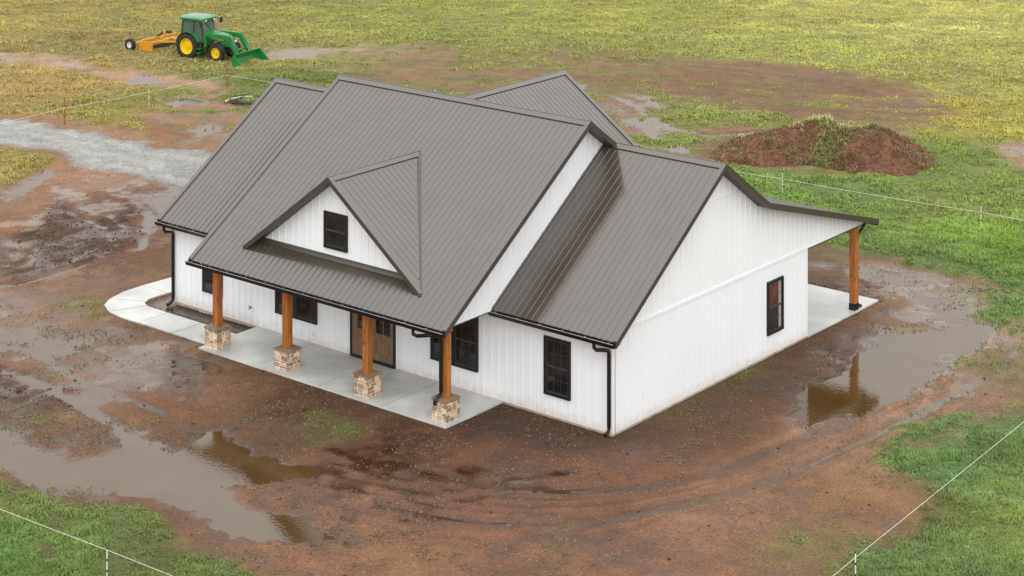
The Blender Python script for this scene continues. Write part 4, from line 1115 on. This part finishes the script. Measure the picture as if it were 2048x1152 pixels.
val = np.exp(-(((r - 14.9 - .35 * (f - 96)) / .9) ** 2)) * (f < 98.6) + .9 * np.exp(-((r - 15.6) / 1.3) ** 2 - ((f - 98.4) / 1.0) ** 2) + .8 * np.exp(-((r - 17.4) / .8) ** 2 - ((f - 97.2) / .7) ** 2) + .35 * (fbm(x, y, 1.2, 131) > .5) + .3 * np.exp(-((r - 10) / 1.0) ** 2 - ((f - 96.3) / .6) ** 2)
k = (z > -.05) & (rng.uniform(0, 1, n) < val * .75); x, y, z, r, f = x[k], y[k], z[k], r[k], f[k]
pale = np.exp(-((f - 98.4) / 1.0) ** 2)[:, None]
gc = (lin((112, 126, 70)) * (1 - pale) + lin((170, 174, 120)) * pale) * ALB * GRASS_GAIN * rng.uniform(.7, 1.3, (len(x), 1))
V, F, C_ = blades(x, y, z, .15 + .05 * pale[:, 0], gc, 5, .016)
o = fast_mesh('weeds', V, F, C_, [M_GRASS]); o.parent = mound; o['kind'] = 'stuff'
r = rng.uniform(8, 20.5, n); f = rng.uniform(92, 99, n); x, y = from_rf(r, f); z = msamp(r, f)
k = (z > -.05) & (fbm(x, y, .9, 141, 3) > .3); x, y, z = x[k], y[k], z[k]
V, F, C_ = blades(x, y, z + .015, np.full(len(x), .22), np.tile(lin((186, 156, 112)) * ALB, (len(x), 1)) * rng.uniform(.5, 1.2, (len(x), 1)), 2, .011, lean=1.2)
o = fast_mesh('straw', V, F, C_, [M_GRASS]); o.parent = mound; o['kind'] = 'stuff'
r = rng.uniform(8, 20.5, 6000); f = rng.uniform(92, 100, 6000); x, y = from_rf(r, f); z = msamp(r, f); k = z > -.08; x, y, z = x[k], y[k], z[k]
o = clods('clods', x, y, z, rng.uniform(.02, .065, len(x)), np.tile(lin((132, 92, 63)) * ALB, (len(x), 1)) * rng.uniform(.7, 1.35, (len(x), 1)), M_CLOD, .8); o.parent = mound; o['kind'] = 'stuff'

# ================================================================ FENCES
M_ROPE = mat('white_poly_rope', (.70, .70, .64), .6, var=.08)
M_PLASTIC = mat('white_step_post', (.72, .72, .68), .5)
M_BLK = mat('black_band', (.012, .012, .012), .5)
M_RUST = mat('rusty_steel', (.26, .085, .03), .8, var=.4, scale=14)
def step_post(base, h, label, yellow=False):
    t = thing('fence_post', label, 'fence post', base, 0, 'white and black step-in fence posts')
    b = MB(); b.tube([(0, 0, -.05), (0, 0, h)], .014, 8); b.build('stake', M_PLASTIC, t)
    b = MB(); b.tube([(0, 0, h + .0005), (0, 0, h + .045)], .019, 8); b.build('cap', M_BLK, t)
    k = 0
    for q in (.35, .68):
        b = MB(); b.tube([(0, 0, h * q - .03), (0, 0, h * q + .03)], .0175, 8); b.build('band', M_BLK, t)
    b = MB(); b.bar((-.09, 0, .05), (0, 0, .05), .012, .016); b.build('foot_step', M_BLK, t)
    return t
def t_post(base, h, label):
    t = thing('fence_post', label, 'fence post', base, random.uniform(0, .6), 'rusty steel fence posts')
    b = MB()
    b.box(-.036, .036, -.006, .006, -.1, h); b.box(-.005, .005, .006, .05, -.1, h)
    z = .15
    while z < h - .05: b.box(-.012, .012, -.013, -.005, z, z + .02); z += .09
    b.build('steel_shaft', M_RUST, t)
    b = MB(); b.box(-.034, .034, -.02, .02, h * .6 - .03, h * .6 + .03); b.build('insulator', mat('yellow_insulator', (.75, .48, .03), .5), t)
    return t
def rope(pts, label, sag=.03, r=.0065):
    path = []
    for i in range(len(pts) - 1):
        a, c = Vector(pts[i]), Vector(pts[i + 1]); n_ = max(4, int((c - a).length / .8))
        for k in range(n_ if i < len(pts) - 2 else n_ + 1):
            t_ = k / n_; p = a.lerp(c, t_); p.z -= sag * 4 * t_ * (1 - t_); path.append(p)
    b = MB(); b.tube(path, r, 6); o = b.build('fence_rope', M_ROPE, smooth=True)
    return tag(o, label, 'fence rope', 'white fence ropes round the yard')
gz_ = -.1
def on_ground(p): p = Vector(p); p.z = gz_; return p
# left yard fence
pA, pB, pC = at(129, 249), at(298, 214), at(454, 175)
t_post(pA, 1.38, 'rusty steel post with a yellow tie between gravel drive and left lawn')
step_post(pB, .98, 'white step-in post with black bands between the two rusty posts')
t_post(pC, 1.11, 'thin rusty corner post in front of the tractor bucket, where the rope turns')
lift = lambda p, z: Vector((p.x, p.y, gz_ + z))
ext = pA + (pA - pC).normalized() * 14
rope([lift(ext, .75), lift(pA, .83), lift(pB, .80), lift(pC, .70)], 'white rope along the left lawn, between gravel drive and rusty corner post')
pD = at(560, 192); rope([lift(pC, .70), lift(pD + (pD - pC) * .6, .7)], 'short white rope running from rusty corner post behind the roof of the house')
# right back fence
pE, pF = at(1565, 387), at(1962, 457)
step_post(pE, .93, 'banded step-in post between house roof and dirt mound')
step_post(pF, .97, 'banded step-in post in green field, right of the timber porch post')
d_ = (pF - pE).normalized()
rope([lift(pE - d_ * 4, .66), lift(pE, .65), lift(pF, .68), lift(pF + d_ * 7, .66)], 'white rope across the green field between house and dirt mound')
# near fences
a0 = at(0, 1017, .75); a1 = at(214, 1100, .75); a2 = at(345, 1152, .75)
e0 = a0 + (a0 - a1) * 1.6; e2 = a1 + (a1 - a0) * 2.2
rope([e0, a1, e2], 'white rope over the bottom left corner grass', r=.0052, sag=.02)
step_post(on_ground(a1), .87, 'banded step-in post in the bottom left corner grass, nearest one')
b1 = at(1711, 1115, .65); b0 = at(2048, 842, .65)
e0 = b0 + (b0 - b1) * 1.2; e1 = b1 + (b1 - b0) * 1.1
rope([e0, b1, e1], 'white rope slanting across the bottom right corner between mud and grass', r=.0052, sag=.02)
step_post(on_ground(b1), .86, 'banded step-in post at the bottom right between mud and green grass')
# ================================================================ PIPE AND HOSE
b = MB()
pp = [at(u, v_, .0) for u, v_ in ((449, 204), (462, 198), (480, 194.5), (505, 193))]
b.tube([Vector(p) for p in pp], .05, 12, caps=False); b.tube([Vector(p) for p in pp], .042, 12, caps=False)
o = b.build('drain_pipe', mat('cream_pipe', (.42, .40, .29), .45), smooth=True); tag(o, 'cream coloured curved plastic pipe lying beside the coiled black hose', 'pipe')
b = MB(); c_ = at(497, 203); pth = []
for i in range(200):
    t_ = i / 200 * 2 * math.pi * 8; rr = .85 + .2 * math.sin(i * .31) + .05 * random.random()
    pth.append((c_.x + rr * math.cos(t_), c_.y + rr * math.sin(t_) * .95, -.07 + .11 * (i / 200) + .03 * math.sin(i * 1.3)))
b.tube(pth, .022, 6); o = b.build('hose', mat('black_rubber_hose', (.015, .016, .015), .45), smooth=True); tag(o, 'coil of black hose on the ground behind the left roof edge', 'hose')

# ================================================================ TRACTOR
M_GREEN = mat('tractor_green', (.014, .165, .036), .3, var=.12, scale=2, ior=1.5)
M_YEL = mat('wheel_yellow', (.72, .50, .010), .35, var=.06)
M_TYRE = mat('tyre_rubber', (.022, .019, .017), .8, var=.7, scale=5, bump=.2)
M_DARK = mat('dark_machine', (.02, .02, .02), .5, var=.3)
M_SILV = mat('exhaust_steel', (.45, .44, .42), .35, metal=.8)
M_LAMP = mat('lamp_lens', (.75, .75, .72), .15)
M_AMBER = mat('amber_lens', (.75, .25, .01), .3)
M_ORANGE = mat('implement_yellow', (.52, .25, .02), .4, var=.12, scale=3)
M_ROOFG = mat('cab_roof_green', (.05, .20, .09), .22, var=.2, scale=3)
M_CGLASS = bpy.data.materials.new('cab_glass')
n_, l_, p_ = nodes_of(M_CGLASS)
p_.inputs['Base Color'].default_value = (.13, .18, .16, 1); p_.inputs['Roughness'].default_value = .03
tr_ = n_.new('ShaderNodeBsdfTransparent'); tr_.inputs[0].default_value = (.75, .85, .8, 1); mx_ = n_.new('ShaderNodeMixShader'); mx_.inputs[0].default_value = .42
l_.new(tr_.outputs[0], mx_.inputs[1]); l_.new(p_.outputs[0], mx_.inputs[2]); l_.new(mx_.outputs[0], n_['Material Output'].inputs['Surface'])
TR = thing('tractor', 'green farm tractor with yellow wheels, closed cab and front loader bucket, parked in the field', 'tractor', (-53.93, 31.37, -.1), math.radians(9))
def wheel(parent, x, y, r, w, rim_r, rim_mat, lugs, out, name='wheel'):
    b = MB(); c = (x, y, r)
    h = w / 2
    b.lathe([(-h * .75, rim_r), (-h, rim_r + .03), (-h * 1.02, r * .86), (-h * .86, r * .965), (0, r * .975), (h * .86, r * .965), (h * 1.02, r * .86), (h, rim_r + .03), (h * .75, rim_r)], c, (0, 1, 0), 32)
    for i in range(lugs):
        for sgn in (1, -1):
            t_ = 2 * math.pi * (i + (.5 if sgn > 0 else 0)) / lugs
            p0 = (x + math.cos(t_) * r * .975, y + sgn * h * .98, r + math.sin(t_) * r * .975)
            t2 = t_ + .16; p1 = (x + math.cos(t2) * r * .985, y, r + math.sin(t2) * r * .985)
            b.bar(p0, p1, .055, .055 * r / .75, up=(math.cos(t_), 0, math.sin(t_)))
    wh = b.build(name, M_TYRE, parent, smooth=False)
    b = MB(); o = out
    b.lathe([(-h * .7, rim_r + .01), (-h * .7, rim_r - .03), (-h * .2, rim_r - .05), (h * .1 * 1, rim_r * .82), (h * .05, rim_r * .5), (h * .35, rim_r * .42), (h * .35, rim_r * .2), (h * .55, rim_r * .18), (h * .55, 0.001)], c, (0, o, 0), 28)
    b.lathe([(h * .78, rim_r + .012), (h * .74, rim_r - .035), (h * .1, rim_r * .82)], c, (0, o, 0), 28)
    b.build('rim', rim_mat, wh, smooth=True)
    if lugs > 10:
        b = MB()
        for i in range(8):
            t_ = 2 * math.pi * i / 8; b.lathe([(h * .1, .02), (h * .2, .02), (h * .2, .001)], (x + math.cos(t_) * rim_r * .34, y + o * h * .28, r + math.sin(t_) * rim_r * .34), (0, o, 0), 6)
        b.build('wheel_nut', M_YEL, wh)
    return wh
for s_ in (-1, 1):
    wheel(TR, 0, s_ * .80, .76, .42, .47, M_YEL, 20, s_)
    wheel(TR, 2.12, s_ * .76, .545, .32, .31, M_YEL, 16, s_)
# chassis and engine
b = MB(); b.box(-.45, 1.0, -.26, .26, .45, .95); b.box(1.0, 2.75, -.2, .2, .5, .9); b.bar((0, -.62, .76), (0, .62, .76), .2, .2); b.bar((2.12, -.62, .52), (2.12, .62, .52), .14, .14)
b.box(.5, 1.25, -.62, -.3, .42, .78); b.box(.5, 1.25, .3, .62, .42, .78)
b.build('chassis', M_DARK, TR, bevel=.02)
# hood: lofted sections
def loft(b, secs):
    n = len(secs[0]); V = [p for s in secs for p in s]
    F = [(i * n + k, i * n + (k + 1) % n, (i + 1) * n + (k + 1) % n, (i + 1) * n + k) for i in range(len(secs) - 1) for k in range(n)]
    b.poly(V, F + [tuple(range(n))[::-1], tuple(range((len(secs) - 1) * n, len(secs) * n))])
def sec(x, w, z0, z1, dx=0):
    return [(x, -w, z0), (x, -w, z1 - .22), (x + dx, -w * .86, z1 - .07), (x + dx, -w * .5, z1), (x + dx, w * .5, z1), (x + dx, w * .86, z1 - .07), (x, w, z1 - .22), (x, w, z0)]
b = MB(); loft(b, [sec(.95, .40, .9, 1.66), sec(1.5, .39, .88, 1.63), (sec(2.2, .37, .86, 1.55)), sec(2.62, .34, .86, 1.42), sec(2.80, .31, .88, 1.22, -.03)])
hood = b.build('hood', M_GREEN, TR, smooth=True)
for s_ in (-1, 1):
    b = MB(); b.prism([(1.15, s_ * .405, 1.34), (2.35, s_ * .372, 1.20), (2.35, s_ * .372, 1.245), (1.15, s_ * .405, 1.41)], (0, s_ * .006, 0)); b.build('stripe', M_YEL, hood)
    b = MB(); b.prism([(1.3, s_ * .402, .98), (2.1, s_ * .38, .96), (2.1, s_ * .38, 1.14), (1.3, s_ * .402, 1.2)], (0, s_ * .006, 0)); b.build('side_grille', M_DARK, hood)
    b = MB(); b.box(2.79, 2.83, s_ * .17 - .1, s_ * .17 + .1, 1.1, 1.21); b.build('headlight', M_LAMP, hood)
b = MB(); b.box(2.795, 2.82, -.26, .26, .88, 1.08); b.build('grille', M_DARK, hood)
b = MB(); b.box(2.6, 3.0, -.22, .22, .5, .82); b.build('front_weight', M_DARK, TR)
# fenders
for s_ in (-1, 1):
    b = MB(); pr = []
    R0, R1 = .86, .83
    arcp = [math.radians(a) for a in range(20, 171, 10)]
    o1 = [(math.cos(a) * R0, .76 + math.sin(a) * R0) for a in arcp]; o2 = [(math.cos(a) * R1, .76 + math.sin(a) * R1) for a in arcp[::-1]]
    b.prism([(x, s_ * .52, z) for x, z in o1 + o2], (0, s_ * .42, 0))
    b.prism([(x, s_ * .52, z) for x, z in o1] + [(-.8, s_ * .52, .76), (.8, s_ * .52, .76)], (0, s_ * .025, 0))
    b.build('fender', M_GREEN, TR)
    b = MB(); b.box(.72, 1.0, s_ * .85 - .13, s_ * .85 + .13, .40, .44); b.box(.74, .98, s_ * .85 - .12, s_ * .85 + .12, .66, .70); b.bar((.86, s_ * .78, .4), (.86, s_ * .7, .95), .05, .03); b.build('step', M_GREEN, TR)
# cab
cabf = MB()
lo = [(-.55, 1.0), (.95, 1.0)]
P8 = {}
for s_ in (-1, 1):
    A, B, C_, D, E = (-.62, s_ * .66, 1.28), (-.55, s_ * .60, 2.26), (.35, s_ * .70, 1.0), (.30, s_ * .62, 2.29), (1.02, s_ * .58, 1.0); Fp = (.78, s_ * .55, 2.27)
    P8[s_] = (A, B, C_, D, E, Fp)
    for p, q, w in ((A, B, .07), (C_, D, .06), (E, Fp, .06), (B, D, .06), (D, Fp, .06)): cabf.bar(p, q, w, w)
    cabf.bar(A, (-.3, s_ * .68, 1.4), .05, .05); cabf.bar((.35, s_ * .7, 1.0), (1.02, s_ * .58, 1.0), .05, .05)
for i in (1, 5): cabf.bar(P8[-1][i], P8[1][i], .06, .06)
cabf.bar(P8[-1][0], P8[1][0], .06, .06)
cab = cabf.build('cab', M_DARK, TR)
for s_ in (-1, 1):
    A, B, C_, D, E, Fp = P8[s_]
    b = MB(); b.prism([A, (.33, s_ * .70, 1.42), D, B], (0, s_ * .008, 0)); b.build('side_window', M_CGLASS, cab)
    b = MB(); b.prism([C_, E, Fp, D], (0, s_ * .008, 0)); b.build('door_window', M_CGLASS, cab)
b = MB(); b.prism([P8[-1][0], P8[1][0], P8[1][1], P8[-1][1]], (-.008, 0, 0)); b.build('rear_window', M_CGLASS, cab)
b = MB(); b.prism([(1.0, -.56, 1.5), (1.0, .56, 1.5), P8[1][5], P8[-1][5]], (.008, 0, 0)); b.build('windscreen', M_CGLASS, cab)
b = MB(); b.bar((.97, .2, 1.62), (.86, -.25, 2.1), .02, .02); b.build('wiper', M_DARK, cab)
b = MB()
def rsec(z, g, x0=-.78, x1=1.02, w=.74): return [(x0 + g, -w + g + .1, z), (x0 + g + .1, -w + g, z), (x1 - g - .12, -w + g, z), (x1 - g, -w + g + .14, z), (x1 - g, w - g - .14, z), (x1 - g - .12, w - g, z), (x0 + g + .1, w - g, z), (x0 + g, w - g - .1, z)]
loft(b, [rsec(2.25, .05), rsec(2.31, 0), rsec(2.40, .0), rsec(2.47, .09), rsec(2.50, .25)])
rf = b.build('cab_roof', M_ROOFG, TR, smooth=True)
for s_ in (-1, 1):
    b = MB(); b.box(.86, 1.0, s_ * .66 - .07, s_ * .66 + .07, 2.20, 2.248); b.build('turn_signal', M_AMBER, rf)
    b = MB(); b.box(1.0, 1.04, s_ * .4 - .08, s_ * .4 + .08, 2.24, 2.30); b.build('work_light', M_LAMP, rf)
    b = MB(); b.bar((.95, s_ * .62, 2.25), (1.1, s_ * .95, 2.2), .025, .025); b.box(1.07, 1.12, s_ * .95 - .11, s_ * .95 + .11, 1.98, 2.3); b.build('mirror', M_DARK, TR)
b = MB(); b.box(-.15, .35, -.25, .25, 1.15, 1.3); b.box(-.28, -.14, -.25, .25, 1.2, 1.85); b.build('seat', M_DARK, TR, bevel=.04)
b = MB(); b.lathe([(-.012, .19), (.012, .21), (.012, .17), (-.012, .19)], (.62, 0, 1.62), (-.5, 0, .85), 18); b.bar((.62, 0, 1.62), (.85, 0, 1.2), .05, .05); b.build('steering_wheel', M_DARK, TR)
b = MB(); b.tube([(1.22, .42, 1.3), (1.22, .46, 1.9), (1.22, .46, 2.25), (1.26, .46, 2.36), (1.36, .46, 2.42)], .035, 10); b.tube([(1.22, .46, 1.6), (1.22, .46, 2.0)], .055, 10); b.build('exhaust_pipe', M_SILV, TR, smooth=True)
# loader
for s_ in (-1, 1):
    y = s_ * .56
    b = MB(); b.bar((1.15, y, .6), (1.1, y, 1.52), .12, .2); b.bar((1.15, s_ * .3, .7), (1.15, y, .7), .1, .15); b.build('loader_mast', M_GREEN, TR)
    b = MB()
    b.prism([(1.02, y - .05, 1.42), (1.02, y - .05, 1.60), (2.75, y - .05, 1.60), (2.94, y - .05, 1.48), (3.66, y - .05, .40), (3.50, y - .05, .28), (2.75, y - .05, 1.30)], (0, .10, 0))
    arm = b.build('loader_arm', M_GREEN, TR, bevel=.01)
    b = MB(); b.bar((1.2, y, .85), (1.75, y, 1.08), .075, .075); b.build('cylinder', M_DARK, arm)
    b = MB(); b.bar((1.75, y, 1.08), (2.6, y, 1.38), .04, .04); b.build('cylinder_rod', M_SILV, arm)
    b = MB(); b.bar((2.90, y, 1.60), (3.48, y, .90), .07, .07); b.bar((3.48, y, .90), (3.70, y, .58), .035, .035); b.build('tilt_cylinder', M_GREEN, arm)
b = MB(); b.bar((3.30, -.56, .75), (3.30, .56, .75), .1, .1); b.build('cross_tube', M_GREEN, TR)
b = MB(); W = 1.25; t_ = .03
prof = [(3.78, .66), (3.70, .57), (3.62, .34), (3.66, .12), (3.78, .03), (4.46, .02)]
for i in range(len(prof) - 1):
    (x0, z0), (x1, z1) = prof[i], prof[i + 1]
    b.prism([(x0, -W, z0), (x0, W, z0), (x1, W, z1), (x1, -W, z1)], Vector((-(z1 - z0), 0, (x1 - x0))).normalized() * -t_)
for s_ in (-1, 1):
    b.prism([(x, s_ * W, z) for x, z in prof], (0, s_ * .03, 0))
b.bar((3.77, -W, .66), (3.77, W, .66), .06, .05)
bk = b.build('bucket', M_GREEN, TR)
b = MB(); b.bar((4.45, -W, .018), (4.45, W, .018), .14, .02); b.build('cutting_edge', mat('worn_steel', (.10, .07, .05), .5, .4), bk)

# ================================================================ BOX SCRAPER behind the tractor
GRD = thing('box_scraper', 'yellow pull-type box scraper hitched behind the green tractor', 'scraper', (-57.25, 31.75, -.1), math.radians(4))
b = MB(); b.box(-.55, .55, -1.58, -1.53, .10, .66); b.build('end_plate', M_ORANGE, GRD)
b = MB(); b.box(-.55, .55, 1.53, 1.58, .10, .66); b.build('end_plate', M_ORANGE, GRD)
b = MB(); b.bar((-.15, -1.53, .16), (-.15, 1.53, .16), .04, .3); b.build('blade', mat('blade_steel', (.09, .06, .045), .5, .5), GRD)
b = MB(); b.bar((.5, -1.53, .62), (.5, 1.53, .62), .12, .12); b.bar((-.5, -1.53, .62), (-.5, 1.53, .62), .12, .12); b.bar((-.5, 0, .62), (.5, 0, .62), .1, .1); b.bar((-.2, -1.53, .40), (-.2, 1.53, .46), .05, .32); b.build('frame', M_ORANGE, GRD)
b = MB(); b.bar((.4, .15, .66), (2.75, -.25, .50), .13, .15); b.bar((.5, -1.0, .62), (1.6, -.08, .58), .09, .1); b.bar((.5, 1.2, .62), (1.6, -.02, .58), .09, .1); b.build('drawbar', M_ORANGE, GRD)
b = MB(); b.bar((-.5, -.9, .6), (-1.15, -.9, .36), .12, .14); b.bar((-.5, .9, .6), (-1.15, .9, .36), .12, .14); b.bar((-1.15, -1.55, .36), (-1.15, 1.35, .36), .11, .11); b.build('axle_frame', M_ORANGE, GRD)
b = MB(); b.bar((-.1, .1, .7), (-.1, .1, 1.05), .12, .14); b.build('mast', M_ORANGE, GRD)
b = MB(); b.bar((-.1, .1, .98), (-1.05, .1, .48), .09, .09); b.build('cylinder', M_DARK, GRD)
wheel(GRD, -1.15, -1.74, .37, .25, .19, mat('white_rim', (.62, .60, .55), .45), 8, -1)
wheel(GRD, -1.15, 1.5, .37, .25, .19, bpy.data.materials['white_rim'], 8, 1)
